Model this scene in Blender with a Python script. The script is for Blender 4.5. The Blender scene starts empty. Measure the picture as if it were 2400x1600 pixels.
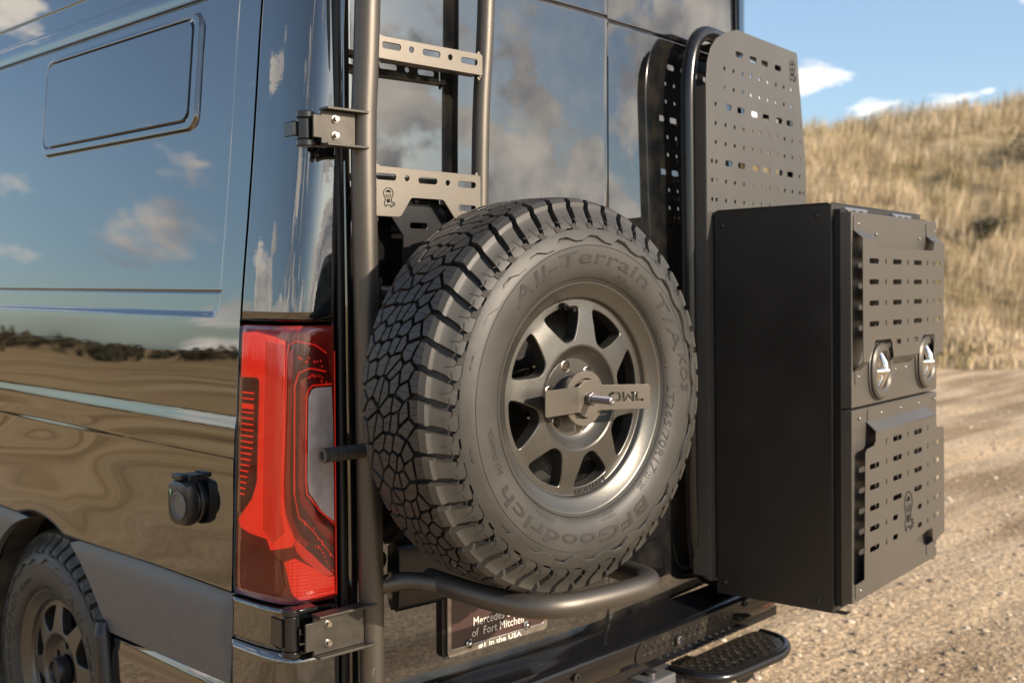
import bpy, math, random
import numpy as np
from math import sin, cos, tan, atan2, pi, radians, hypot, sqrt, exp
from mathutils import Vector, Matrix
from mathutils.geometry import delaunay_2d_cdt, tessellate_polygon

random.seed(7)
np.random.seed(7)
sc = bpy.context.scene
COL = sc.collection

# ------------------------------------------------------------------ camera
# World: metres, X = van's right, Y = van's forward, Z = up, ground at 0.
CAM_H = 1.50
YAW = radians(43.5)                 # angle of +X to the right of the view direction
PITCH = math.atan(134.0 / 2480.0)
Fh = Vector((cos(YAW), sin(YAW), 0)); Rt = Vector((sin(YAW), -cos(YAW), 0)); U0 = Vector((0, 0, 1))
Fw = Fh * cos(PITCH) - U0 * sin(PITCH); Up = U0 * cos(PITCH) + Fh * sin(PITCH)
cd = bpy.data.cameras.new('camera'); cam = bpy.data.objects.new('camera', cd); COL.objects.link(cam)
cd.sensor_width = 36.0; cd.lens = 36.0 * 2480.0 / 2352.0
cd.clip_start = 0.05; cd.clip_end = 3000
m = Matrix((Rt, Up, -Fw)).transposed().to_4x4(); m.translation = Vector((0, 0, CAM_H))
cam.matrix_world = m
cd.dof.use_dof = True; cd.dof.focus_distance = 2.12; cd.dof.aperture_fstop = 4.2; cd.dof.aperture_blades = 0
sc.camera = cam

# ------------------------------------------------------------------ sun, sky, exposure
SUN_AZ = radians(12)                # from -Y (behind the van) towards +X
SUN_EL = radians(23)
to_sun = Vector((sin(SUN_AZ) * cos(SUN_EL), -cos(SUN_AZ) * cos(SUN_EL), sin(SUN_EL)))
sd = bpy.data.lights.new('sun', 'SUN'); sun = bpy.data.objects.new('sun', sd); COL.objects.link(sun)
sd.energy = 4.9; sd.angle = radians(0.6); sd.color = (1.0, 0.84, 0.67)
sun.rotation_euler = (-to_sun).to_track_quat('-Z', 'Y').to_euler()
sun.location = to_sun * 30

world = bpy.data.worlds.new('World'); sc.world = world; world.use_nodes = True
wt = world.node_tree; wt.nodes.clear()
def N(t, typ, **kw):
    n = t.nodes.new(typ)
    for k, v in kw.items():
        if k.startswith('i_'):
            n.inputs[k[2:].replace('_', ' ')].default_value = v
        else:
            setattr(n, k, v)
    return n
out = N(wt, 'ShaderNodeOutputWorld'); bg = N(wt, 'ShaderNodeBackground'); bg.inputs['Strength'].default_value = 0.118
sky = N(wt, 'ShaderNodeTexSky', sky_type='NISHITA'); sky.sun_disc = False
sky.sun_elevation = SUN_EL; sky.sun_rotation = atan2(to_sun.x, to_sun.y); sky.air_density = 1.0; sky.dust_density = 1.1; sky.ozone_density = 1.6
tc = N(wt, 'ShaderNodeTexCoord'); mp = N(wt, 'ShaderNodeMapping'); wt.links.new(tc.outputs['Generated'], mp.inputs[0])
mp.inputs['Location'].default_value = (1.7, 0.3, 0.2); mp.inputs['Scale'].default_value = (1.0, 1.0, 2.3)
nz = N(wt, 'ShaderNodeTexNoise'); nz.inputs['Scale'].default_value = 4.4; nz.inputs['Detail'].default_value = 9; nz.inputs['Roughness'].default_value = 0.56; nz.inputs['Distortion'].default_value = 0.25
wt.links.new(mp.outputs[0], nz.inputs['Vector'])
cr = N(wt, 'ShaderNodeValToRGB'); cr.color_ramp.elements[0].position = 0.545; cr.color_ramp.elements[1].position = 0.600
# a cumulus bank low on the horizon, heavier behind the van than ahead of it
sz = N(wt, 'ShaderNodeSeparateXYZ'); wt.links.new(tc.outputs['Generated'], sz.inputs[0])
ez = N(wt, 'ShaderNodeMapRange'); ez.inputs[1].default_value = .10; ez.inputs[2].default_value = .20; ez.inputs[3].default_value = .045; ez.inputs[4].default_value = -.035; wt.links.new(sz.outputs['Z'], ez.inputs[0])
dt = N(wt, 'ShaderNodeVectorMath', operation='DOT_PRODUCT'); dt.inputs[1].default_value = (.62, -.76, .17); wt.links.new(tc.outputs['Generated'], dt.inputs[0])
eb = N(wt, 'ShaderNodeMapRange'); eb.interpolation_type = 'SMOOTHSTEP'; eb.inputs[1].default_value = .55; eb.inputs[2].default_value = .97; eb.inputs[3].default_value = .0; eb.inputs[4].default_value = .10; wt.links.new(dt.outputs['Value'], eb.inputs[0])
a1 = N(wt, 'ShaderNodeMath', operation='ADD'); wt.links.new(ez.outputs[0], a1.inputs[0]); wt.links.new(eb.outputs[0], a1.inputs[1])
d3 = N(wt, 'ShaderNodeVectorMath', operation='DOT_PRODUCT'); d3.inputs[1].default_value = (.866, .412, .283); wt.links.new(tc.outputs['Generated'], d3.inputs[0])
e3 = N(wt, 'ShaderNodeMapRange'); e3.interpolation_type = 'SMOOTHSTEP'; e3.inputs[1].default_value = .984; e3.inputs[2].default_value = 1.0; e3.inputs[3].default_value = .0; e3.inputs[4].default_value = .075; wt.links.new(d3.outputs['Value'], e3.inputs[0])
a3 = N(wt, 'ShaderNodeMath', operation='ADD'); wt.links.new(a1.outputs[0], a3.inputs[0]); wt.links.new(e3.outputs[0], a3.inputs[1])
a2 = N(wt, 'ShaderNodeMath', operation='ADD'); wt.links.new(a3.outputs[0], a2.inputs[0]); wt.links.new(nz.outputs['Fac'], a2.inputs[1])
wt.links.new(a2.outputs[0], cr.inputs[0])
nz2 = N(wt, 'ShaderNodeTexNoise'); nz2.inputs['Scale'].default_value = 7.0; nz2.inputs['Detail'].default_value = 6
wt.links.new(mp.outputs[0], nz2.inputs['Vector'])
cc = N(wt, 'ShaderNodeValToRGB'); cc.color_ramp.elements[0].position = 0.35; cc.color_ramp.elements[0].color = (4.6, 4.6, 4.8, 1)
cc.color_ramp.elements[1].position = 0.62; cc.color_ramp.elements[1].color = (12.5, 11.4, 10.0, 1)
wt.links.new(nz2.outputs['Fac'], cc.inputs[0])
tint = N(wt, 'ShaderNodeMix', data_type='RGBA', blend_type='MULTIPLY'); tint.inputs['Factor'].default_value = 1.0
tint.inputs[7].default_value = (0.90, 1.0, 1.08, 1); wt.links.new(sky.outputs[0], tint.inputs[6])
mixc = N(wt, 'ShaderNodeMix', data_type='RGBA'); wt.links.new(cr.outputs[0], mixc.inputs['Factor'])
veil = N(wt, 'ShaderNodeMix', data_type='RGBA'); veil.inputs['Factor'].default_value = .12; veil.inputs[7].default_value = (6.0, 6.6, 7.1, 1); wt.links.new(tint.outputs[2], veil.inputs[6])
wt.links.new(veil.outputs[2], mixc.inputs[6]); wt.links.new(cc.outputs[0], mixc.inputs[7])
wt.links.new(mixc.outputs[2], bg.inputs['Color']); wt.links.new(bg.outputs[0], out.inputs[0])

sc.view_settings.view_transform = 'Standard'; sc.view_settings.look = 'None'
sc.view_settings.exposure = 0.62; sc.view_settings.gamma = 1.0; sc.view_settings.use_curve_mapping = False
sc.cycles.max_bounces = 8; sc.cycles.glossy_bounces = 5; sc.cycles.diffuse_bounces = 3
sc.cycles.transparent_max_bounces = 12; sc.cycles.use_denoising = True
sc.cycles.caustics_reflective = False; sc.cycles.caustics_refractive = False

# ------------------------------------------------------------------ materials
def newmat(name):
    mt = bpy.data.materials.new(name); mt.use_nodes = True; t = mt.node_tree; t.nodes.clear()
    o = N(t, 'ShaderNodeOutputMaterial'); b = N(t, 'ShaderNodeBsdfPrincipled'); t.links.new(b.outputs[0], o.inputs[0])
    return mt, t, b, o
def rgba(c): return (c[0], c[1], c[2], 1)
def PB(name, col, rough=0.5, metal=0.0, spec=0.5, coat=0.0, coat_rough=0.03, ior=1.5, var=None, bump=None, rvar=None, dust=None, grain=None):
    """var=(scale, second colour, lo, hi); bump=(scale, distance, strength); dust=(scale, threshold, colour, amount)"""
    mt, t, b, o = newmat(name)
    b.inputs['Base Color'].default_value = rgba(col); b.inputs['Roughness'].default_value = rough
    b.inputs['Metallic'].default_value = metal; b.inputs['Specular IOR Level'].default_value = spec
    b.inputs['IOR'].default_value = ior
    b.inputs['Coat Weight'].default_value = coat; b.inputs['Coat Roughness'].default_value = coat_rough
    tcn = N(t, 'ShaderNodeTexCoord'); vec = tcn.outputs['Object']
    colsock = None
    if var:
        n = N(t, 'ShaderNodeTexNoise'); n.inputs['Scale'].default_value = var[0]; n.inputs['Detail'].default_value = 6; t.links.new(vec, n.inputs['Vector'])
        r = N(t, 'ShaderNodeMapRange'); r.inputs[1].default_value = var[2]; r.inputs[2].default_value = var[3]; t.links.new(n.outputs['Fac'], r.inputs[0])
        mxn = N(t, 'ShaderNodeMix', data_type='RGBA'); mxn.inputs[6].default_value = rgba(col); mxn.inputs[7].default_value = rgba(var[1])
        t.links.new(r.outputs[0], mxn.inputs['Factor']); colsock = mxn.outputs[2]
    if dust:
        n = N(t, 'ShaderNodeTexVoronoi'); n.inputs['Scale'].default_value = dust[0]; t.links.new(vec, n.inputs['Vector'])
        n2 = N(t, 'ShaderNodeTexNoise'); n2.inputs['Scale'].default_value = dust[0] * 0.06; t.links.new(vec, n2.inputs['Vector'])
        ml = N(t, 'ShaderNodeMath', operation='MULTIPLY'); t.links.new(n2.outputs['Fac'], ml.inputs[0]); ml.inputs[1].default_value = dust[1] * 2
        lt = N(t, 'ShaderNodeMath', operation='LESS_THAN'); t.links.new(n.outputs['Distance'], lt.inputs[0]); t.links.new(ml.outputs[0], lt.inputs[1])
        sr = N(t, 'ShaderNodeSeparateColor'); t.links.new(n.outputs['Color'], sr.inputs[0])
        g2 = N(t, 'ShaderNodeMath', operation='GREATER_THAN'); t.links.new(sr.outputs[0], g2.inputs[0]); g2.inputs[1].default_value = 0.72
        m2 = N(t, 'ShaderNodeMath', operation='MULTIPLY'); t.links.new(lt.outputs[0], m2.inputs[0]); t.links.new(g2.outputs[0], m2.inputs[1])
        m3 = N(t, 'ShaderNodeMath', operation='MULTIPLY'); t.links.new(m2.outputs[0], m3.inputs[0]); m3.inputs[1].default_value = dust[3]
        mxn = N(t, 'ShaderNodeMix', data_type='RGBA'); mxn.inputs[7].default_value = rgba(dust[2])
        if colsock: t.links.new(colsock, mxn.inputs[6])
        else: mxn.inputs[6].default_value = rgba(col)
        t.links.new(m3.outputs[0], mxn.inputs['Factor']); colsock = mxn.outputs[2]
    if colsock: t.links.new(colsock, b.inputs['Base Color'])
    if rvar:
        n = N(t, 'ShaderNodeTexNoise'); n.inputs['Scale'].default_value = rvar[0]; n.inputs['Detail'].default_value = 5; t.links.new(vec, n.inputs['Vector'])
        r = N(t, 'ShaderNodeMapRange'); r.inputs[1].default_value = .3; r.inputs[2].default_value = .7; r.inputs[3].default_value = rvar[1]; r.inputs[4].default_value = rvar[2]
        t.links.new(n.outputs['Fac'], r.inputs[0]); t.links.new(r.outputs[0], b.inputs['Roughness'])
    last = None
    for bp in ([bump] if bump and not isinstance(bump, list) else (bump or [])):
        n = N(t, 'ShaderNodeTexNoise'); n.inputs['Scale'].default_value = bp[0]; n.inputs['Detail'].default_value = 3; t.links.new(vec, n.inputs['Vector'])
        bn = N(t, 'ShaderNodeBump'); bn.inputs['Distance'].default_value = bp[1]; bn.inputs['Strength'].default_value = bp[2]
        t.links.new(n.outputs['Fac'], bn.inputs['Height'])
        if last: t.links.new(last, bn.inputs['Normal'])
        last = bn.outputs[0]
    if last: t.links.new(last, b.inputs['Normal'])
    return mt

DUST = (0.42, 0.34, 0.25)
M = {}
M['paint'] = PB('black_gloss_paint', (0.004, 0.005, 0.006), 0.014, ior=2.45, bump=(3.0, 0.004, 0.018), dust=(420, 0.10, DUST, 0.25))
M['paint_rear'] = PB('black_gloss_rear_paint', (0.004, 0.005, 0.006), 0.015, ior=2.3, bump=(2.0, 0.004, 0.05), var=(14, (0.034, 0.028, 0.021), 0.42, 1.0), dust=(300, 0.12, DUST, 0.35))
M['paint_pillar'] = PB('black_gloss_pillar_paint', (0.004, 0.005, 0.006), 0.015, ior=2.3, bump=[(9.0, 0.004, 0.10), (60.0, 0.0006, 0.12)])
M['paint_bumper'] = PB('black_gloss_bumper', (0.006, 0.006, 0.007), 0.12, ior=1.5, bump=(4.0, .003, .05), dust=(300, .13, DUST, .4))
M['glass'] = PB('dark_window_glass', (0.003, 0.004, 0.005), 0.02, ior=2.3)
M['core'] = PB('dark_inner_shell', (0.004, 0.004, 0.004), 0.9, spec=0.1, bump=(60, .001, .2))
M['seal'] = PB('black_rubber_seal', (0.008, 0.008, 0.008), 0.45, spec=0.4, bump=(200, .0005, .2))
M['plastic'] = PB('grey_trim_plastic', (0.085, 0.088, 0.095), 0.42, spec=0.5, bump=(900, 0.0003, 0.35), var=(25, (0.10, 0.098, 0.095), .4, .7))
M['plastic_black'] = PB('black_satin_plastic', (0.012, 0.012, 0.013), 0.32, spec=0.5, bump=(700, 0.0002, 0.3))
M['powder'] = PB('black_textured_powder_coat', (0.098, 0.088, 0.075), 0.40, metal=0.7, spec=0.5, bump=[(950, 0.0006, 0.45), (14, .001, .1)], var=(6, (0.112, 0.100, 0.086), .35, .7))
M['bracket'] = PB('dark_bracket_powder_coat', (0.055, 0.050, 0.043), 0.42, metal=0.6, bump=[(950, 0.0006, 0.45)], var=(30, (0.075, 0.067, 0.056), .4, .65), dust=(400, .12, DUST, .4))
M['powder_plate'] = PB('grey_textured_plate', (0.150, 0.134, 0.112), 0.40, metal=0.75, spec=0.5, bump=[(1100, 0.0005, 0.35)], var=(5, (0.168, 0.150, 0.126), .35, .7), dust=(500, .12, DUST, .35))
M['satin_panel'] = PB('satin_grey_powder_coat', (0.092, 0.088, 0.081), 0.42, metal=0.5, spec=0.5, bump=(1600, 0.0003, 0.25), var=(3, (0.112, 0.105, 0.093), .35, .7))
M['box'] = PB('satin_black_powder_coat', (0.034, 0.032, 0.030), 0.36, metal=0.35, spec=0.5, bump=[(1600, 0.0003, 0.25), (5, .003, .12)], rvar=(7, .28, .46), dust=(260, .10, DUST, .35))
M['box_lid'] = PB('satin_graphite_powder_coat', (0.105, 0.097, 0.085), 0.40, metal=0.5, spec=0.5, bump=(1600, 0.0003, 0.22), var=(4, (0.116, 0.107, 0.094), .35, .7))
M['black_metal'] = PB('satin_black_metal', (0.012, 0.012, 0.013), 0.35, metal=0.3, bump=(900, .0003, .3))
M['black_gloss_metal'] = PB('gloss_black_tube', (0.012, 0.012, 0.013), 0.22, metal=0.2, spec=0.6, bump=(12, .001, .05))
M['chrome'] = PB('chrome', (0.75, 0.72, 0.68), 0.12, metal=1.0, bump=(40, .001, .1))
M['steel'] = PB('bright_steel', (0.45, 0.42, 0.38), 0.3, metal=1.0, bump=(300, .0005, .2))
M['stud'] = PB('zinc_stud', (0.20, 0.19, 0.20), 0.35, metal=0.9, bump=(300, .0005, .2))
M['rivet'] = PB('grey_rivet', (0.25, 0.23, 0.2), 0.35, metal=0.7, bump=(300, .0005, .2))
M['rubber'] = PB('tyre_rubber', (0.022, 0.021, 0.020), 0.55, spec=0.5, bump=[(500, 0.0006, 0.3), (24, .002, .15)], var=(10, (0.034, 0.031, 0.028), .35, .7), dust=(160, .12, (0.2, .17, .13), .5))
M['rubber_side'] = PB('sidewall_rubber', (0.029, 0.028, 0.025), 0.50, spec=0.45, bump=[(700, 0.0004, 0.25), (16, .002, .25)], var=(9, (0.046, 0.043, 0.037), .35, .7))
M['rubber_text'] = PB('lettering_rubber', (0.019, 0.017, 0.015), 0.6, spec=0.4, bump=(1400, .0006, .6))
M['rubber_hatch'] = PB('hatched_rubber', (0.020, 0.018, 0.015), 0.7, bump=(1500, .0008, .8))
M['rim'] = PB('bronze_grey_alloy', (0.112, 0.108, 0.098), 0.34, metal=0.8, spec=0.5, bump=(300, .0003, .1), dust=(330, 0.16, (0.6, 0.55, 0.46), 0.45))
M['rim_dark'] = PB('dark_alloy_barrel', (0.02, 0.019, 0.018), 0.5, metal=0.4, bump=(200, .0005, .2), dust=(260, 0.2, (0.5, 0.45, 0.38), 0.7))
M['rim_text'] = PB('black_rim_lettering', (0.012, 0.012, 0.012), 0.5, bump=(200, .0005, .2))
M['logo'] = PB('cutout_black', (0.006, 0.006, 0.006), 0.8, spec=0.2, bump=(200, .0005, .2))
M['lamp_base'] = PB('smoked_red_lamp', (0.26, 0.020, 0.012), 0.12, spec=0.5, coat=1.0, coat_rough=0.02, bump=(50, .001, .06))
M['lamp_red'] = PB('bright_red_lamp', (0.80, 0.022, 0.010), 0.30, spec=0.5, coat=1.0, coat_rough=0.02, bump=(14, .004, .12), var=(7, (0.62, 0.012, 0.006), .4, .7))
M['lamp_line'] = PB('red_lamp_edge', (0.72, 0.02, 0.015), 0.2, coat=1.0, bump=(50, .001, .06))
M['lamp_deep'] = PB('deep_red_lamp', (0.36, 0.012, 0.008), 0.25, coat=1.0, coat_rough=0.02, bump=(90, .002, .3), var=(8, (.26, .009, .006), .4, .6))
M['lamp_optic'] = PB('red_lamp_optic', (0.55, 0.014, 0.008), 0.25, coat=1.0, coat_rough=0.02, bump=[(9, .004, .2), (120, .001, .2)], var=(5, (.46, .012, .007), .4, .62))
M['lamp_smoke'] = PB('smoked_brown_red_lamp', (0.22, 0.022, 0.013), 0.2, coat=1.0, coat_rough=0.02, bump=(6, .004, .15))
M['lamp_dark'] = PB('dark_red_lamp_channel', (0.13, 0.007, 0.006), 0.25, coat=1.0, coat_rough=0.03, bump=(130, .002, .4))
M['lamp_prism'] = PB('prismatic_red_reflector', (0.75, 0.03, 0.012), 0.2, coat=1.0, coat_rough=0.05)
M['lamp_clear'] = PB('ribbed_clear_lamp', (0.90, 0.91, 0.92), 0.25, metal=0.0, coat=1.0, coat_rough=0.02, bump=(60, .003, .4), var=(30, (.72, .72, .74), .4, .6))
M['plate_face'] = PB('dark_maroon_plate', (0.045, 0.022, 0.020), 0.35, coat=0.3, bump=(80, .0005, .1))
M['white_text'] = PB('white_plate_lettering', (0.75, 0.70, 0.62), 0.5, bump=(200, .0003, .1))
M['plate_frame'] = PB('pewter_plate_frame', (0.36, 0.33, 0.29), 0.32, metal=0.85, bump=(60, .001, .2), var=(40, (.24, .22, .2), .4, .7))
M['green'] = PB('pale_green_mark', (0.25, 0.42, 0.25), 0.5, bump=(200, .0003, .1))
M['red_reflector'] = PB('red_reflector', (0.5, 0.02, 0.01), 0.2, coat=1.0, bump=(100, .001, .2))
M['diamond'] = PB('black_tread_plate', (0.020, 0.018, 0.016), 0.36, metal=0.4, bump=(500, .0006, .3), var=(18, (0.075, 0.062, 0.045), .5, .8), dust=(350, .14, DUST, .7))
M['grass'] = None

# prismatic bump for the reflector: crossed fine waves
def add_waves(mt, scale, dist=0.002):
    t = mt.node_tree; b = [n for n in t.nodes if n.type == 'BSDF_PRINCIPLED'][0]
    tcn = N(t, 'ShaderNodeTexCoord'); prev = None
    for ax in ('Z', 'Y'):
        w = N(t, 'ShaderNodeTexWave'); w.bands_direction = ax; w.inputs['Scale'].default_value = scale; t.links.new(tcn.outputs['Object'], w.inputs['Vector'])
        bn = N(t, 'ShaderNodeBump'); bn.inputs['Distance'].default_value = dist; bn.inputs['Strength'].default_value = 0.7
        t.links.new(w.outputs['Fac'], bn.inputs['Height'])
        if prev: t.links.new(prev, bn.inputs['Normal'])
        prev = bn.outputs[0]
    t.links.new(prev, b.inputs['Normal'])
add_waves(M['lamp_prism'], 45)
for k_, e_ in (('lamp_red', .30), ('lamp_prism', .30), ('lamp_line', .18), ('lamp_optic', .20), ('lamp_deep', .04)):      # added emission brightens the red lamp parts and the prismatic reflector
    b_ = [n for n in M[k_].node_tree.nodes if n.type == 'BSDF_PRINCIPLED'][0]; b_.inputs['Emission Color'].default_value = (1.0, .035, .012, 1); b_.inputs['Emission Strength'].default_value = e_

# clear outer lens: fresnel mix of clear glass and reflection
def lens_mat():
    mt = bpy.data.materials.new('clear_outer_lens'); mt.use_nodes = True; t = mt.node_tree; t.nodes.clear()
    o = N(t, 'ShaderNodeOutputMaterial'); tr = N(t, 'ShaderNodeBsdfTransparent'); tr.inputs[0].default_value = (1, .92, .9, 1)
    gl = N(t, 'ShaderNodeBsdfGlossy'); gl.inputs['Roughness'].default_value = 0.015
    fr = N(t, 'ShaderNodeFresnel'); fr.inputs[0].default_value = 1.42
    ms = N(t, 'ShaderNodeMixShader'); t.links.new(fr.outputs[0], ms.inputs[0]); t.links.new(tr.outputs[0], ms.inputs[1]); t.links.new(gl.outputs[0], ms.inputs[2])
    t.links.new(ms.outputs[0], o.inputs[0]); return mt
M['lens'] = lens_mat()

# ------------------------------------------------------------------ helpers
WORLD = {}
def frame(o, yaw=0.0, tilt=0.0):
    """columns: +u right, +v into the van, +z up; tilt leans the top into the van"""
    a = radians(yaw); t = radians(tilt)
    ex = Vector((cos(a), sin(a), 0)); n = Vector((sin(a), -cos(a), 0)); ez = Vector((0, 0, 1))
    n2 = n * cos(t) + ez * sin(t); ez2 = ez * cos(t) - n * sin(t)
    f = Matrix((ex, -n2, ez2)).transposed().to_4x4(); f.translation = Vector(o); return f
I4 = Matrix.Identity(4)
FV = I4
WC = Vector((1.6564, 1.3718, 1.2709))                       # centre of the spare wheel's outer lip
FL = frame((WC.x, WC.y, 0), -4)                             # left rear door
S0 = FL @ Vector((0.536, 0.41, 0))
FR = frame(S0, 4, 1.2)                                      # right rear door
FH = frame((0, 0, 0), 0)

def tag(o, label=None, cat=None, group=None, kind=None):
    if label: o['label'] = label
    if cat: o['category'] = cat
    if group: o['group'] = group
    if kind: o['kind'] = kind
    return o
def empty(name, F, loc, label=None, cat=None, parent=None):
    o = bpy.data.objects.new(name, None); COL.objects.link(o); o.empty_display_size = 0.1
    W = F @ Matrix.Translation(Vector(loc)); WORLD[o.name] = W
    if parent: o.parent = parent; o.matrix_local = WORLD[parent.name].inverted() @ W
    else: o.matrix_world = W
    return tag(o, label, cat)

class MB:
    def __init__(s): s.v = []; s.f = []; s.mi = []; s.sm = []
    def add(s, vs, fs, mi=0, smooth=False):
        b = len(s.v); s.v.extend([tuple(p) for p in vs])
        for f in fs: s.f.append(tuple(b + i for i in f)); s.mi.append(mi); s.sm.append(smooth)
        return s
    def box(s, a, b, mi=0):
        x0, y0, z0 = a; x1, y1, z1 = b
        v = [(x0, y0, z0), (x1, y0, z0), (x1, y1, z0), (x0, y1, z0), (x0, y0, z1), (x1, y0, z1), (x1, y1, z1), (x0, y1, z1)]
        return s.add(v, [(0, 3, 2, 1), (4, 5, 6, 7), (0, 1, 5, 4), (1, 2, 6, 5), (2, 3, 7, 6), (3, 0, 4, 7)], mi)
    def loft(s, rings, closed=True, caps=True, mi=0, smooth=True):
        n = len(rings[0]); v = [p for r in rings for p in r]; f = []
        for i in range(len(rings) - 1):
            for j in range(n if closed else n - 1):
                k = (j + 1) % n; f.append((i * n + j, i * n + k, (i + 1) * n + k, (i + 1) * n + j))
        s.add(v, f, mi, smooth)
        if caps and closed:
            s.add(rings[0], [tuple(range(n))[::-1]], mi); s.add(rings[-1], [tuple(range(n))], mi)
        return s
    def tube(s, pts, r, seg=20, mi=0, caps=True, sub=0):
        P = [Vector(p) for p in pts]; rr = r if isinstance(r, (list, tuple)) else [r] * len(P)
        t0 = (P[1] - P[0]).normalized(); a = Vector((0, 0, 1)) if abs(t0.z) < 0.9 else Vector((0, 1, 0))
        nrm = t0.cross(a).normalized(); rings = []
        for i, p in enumerate(P):
            if i == 0: t = t0
            elif i == len(P) - 1: t = (P[i] - P[i - 1]).normalized()
            else: t = ((P[i] - P[i - 1]).normalized() + (P[i + 1] - P[i]).normalized()).normalized()
            nrm = (nrm - t * nrm.dot(t)).normalized(); b = t.cross(nrm)
            rings.append([p + (nrm * cos(2 * pi * k / seg) + b * sin(2 * pi * k / seg)) * rr[i] for k in range(seg)])
        return s.loft(rings, True, caps, mi, True)
    def cyl(s, a, b, r, seg=20, mi=0, r2=None, smooth=True):
        return s.tube([a, b], [r, r if r2 is None else r2], seg, mi)
    def lathe(s, prof, c, ax, seg=64, mi=0, smooth=True, ref=None):
        """prof: (n, r) along axis ax from centre c"""
        ax = Vector(ax).normalized(); c = Vector(c); ref = Vector(ref or (0, 0, 1)); e2 = ax.cross(ref).normalized()
        rings = [[c + ax * n + (ref * cos(2 * pi * k / seg) + e2 * sin(2 * pi * k / seg)) * r for k in range(seg)] for n, r in prof]
        return s.loft(rings, True, False, mi, smooth)
    def dome(s, c, ax, r, h, seg=12, mi=0):
        return s.lathe([(0, r), (h * .45, r * .9), (h * .8, r * .6), (h, r * .25), (h, 0.0001)], c, ax, seg, mi, True, ref=(0, 0, 1) if abs(Vector(ax).z) < .9 else (1, 0, 0))
    def plate(s, outer, holes, fm, t, mi=0, inner=None):
        """flat sheet with holes; fm(u, z, d) maps to 3D with d = 0 front .. t back"""
        co = []; ed = []; loops = [outer] + list(holes)
        for lp in loops:
            b = len(co); n = len(lp); co += [Vector((p[0], p[1])) for p in lp]; ed += [(b + i, b + (i + 1) % n) for i in range(n)]
        if inner: co += [Vector(p) for p in inner]
        vo, eo, fo, *_ = delaunay_2d_cdt(co, ed, [], 0, 1e-7)
        def inside(p, lp):
            c = False; n = len(lp)
            for i in range(n):
                x1, y1 = lp[i][0], lp[i][1]; x2, y2 = lp[(i + 1) % n][0], lp[(i + 1) % n][1]
                if (y1 > p[1]) != (y2 > p[1]) and p[0] < (x2 - x1) * (p[1] - y1) / (y2 - y1) + x1: c = not c
            return c
        boxes = [(min(p[0] for p in lp), max(p[0] for p in lp), min(p[1] for p in lp), max(p[1] for p in lp)) for lp in holes]
        F = []
        for f in fo:
            c = ((vo[f[0]].x + vo[f[1]].x + vo[f[2]].x) / 3, (vo[f[0]].y + vo[f[1]].y + vo[f[2]].y) / 3)
            if not inside(c, outer): continue
            if any(b[0] <= c[0] <= b[1] and b[2] <= c[1] <= b[3] and inside(c, lp) for b, lp in zip(boxes, holes)): continue
            F.append(tuple(f))
        s.add([fm(p.x, p.y, 0) for p in vo], F, mi)
        s.add([fm(p.x, p.y, t) for p in vo], [f[::-1] for f in F], mi)
        for lp in loops:
            n = len(lp); v = [fm(p[0], p[1], 0) for p in lp] + [fm(p[0], p[1], t) for p in lp]
            s.add(v, [(i, (i + 1) % n, n + (i + 1) % n, n + i) for i in range(n)], mi)
        return s

def make(name, mb, mats, parent=None, F=I4, bev=None, recalc=True, label=None, cat=None, kind=None, group=None, angle=40):
    if not isinstance(mats, (list, tuple)): mats = [mats]
    me = bpy.data.meshes.new(name); me.from_pydata([tuple(v) for v in mb.v], [], mb.f)
    for mt in mats: me.materials.append(mt)
    me.polygons.foreach_set('material_index', mb.mi); me.polygons.foreach_set('use_smooth', mb.sm)
    if recalc:
        import bmesh
        b = bmesh.new(); b.from_mesh(me); bmesh.ops.remove_doubles(b, verts=b.verts, dist=1e-6)
        bmesh.ops.recalc_face_normals(b, faces=b.faces); b.to_mesh(me); b.free()
    me.update()
    o = bpy.data.objects.new(name, me); COL.objects.link(o)
    if parent:
        o.parent = parent; o.matrix_local = WORLD[parent.name].inverted() @ F; WORLD[o.name] = F.copy()
    else:
        o.matrix_world = F; WORLD[o.name] = F.copy()
    if bev:
        md = o.modifiers.new('bevel', 'BEVEL'); md.width = bev; md.segments = 2; md.limit_method = 'ANGLE'; md.angle_limit = radians(50)
        md.harden_normals = False
    if any(mb.sm): me.set_sharp_from_angle(angle=radians(angle))
    return tag(o, label, cat, group, kind)

def grid_mesh(name, P, mat, parent=None, F=I4, flip=False, **kw):
    """P: (rows, cols, 3) numpy array"""
    r, c, _ = P.shape; idx = np.arange(r * c).reshape(r, c)
    q = np.stack([idx[:-1, :-1], idx[:-1, 1:], idx[1:, 1:], idx[1:, :-1]], -1).reshape(-1, 4)
    if flip: q = q[:, ::-1]
    me = bpy.data.meshes.new(name); me.vertices.add(r * c); me.vertices.foreach_set('co', P.reshape(-1).astype(np.float32))
    me.loops.add(q.size); me.loops.foreach_set('vertex_index', q.reshape(-1).astype(np.int32))
    me.polygons.add(len(q)); me.polygons.foreach_set('loop_start', np.arange(0, q.size, 4, dtype=np.int32))
    me.update(calc_edges=True); me.validate(); me.polygons.foreach_set('use_smooth', [True] * len(me.polygons)); me.materials.append(mat)
    o = bpy.data.objects.new(name, me); COL.objects.link(o)
    if parent: o.parent = parent; o.matrix_local = WORLD[parent.name].inverted() @ F
    else: o.matrix_world = F
    WORLD[o.name] = F.copy()
    return tag(o, kw.get('label'), kw.get('cat'), kw.get('group'), kw.get('kind'))

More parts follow.
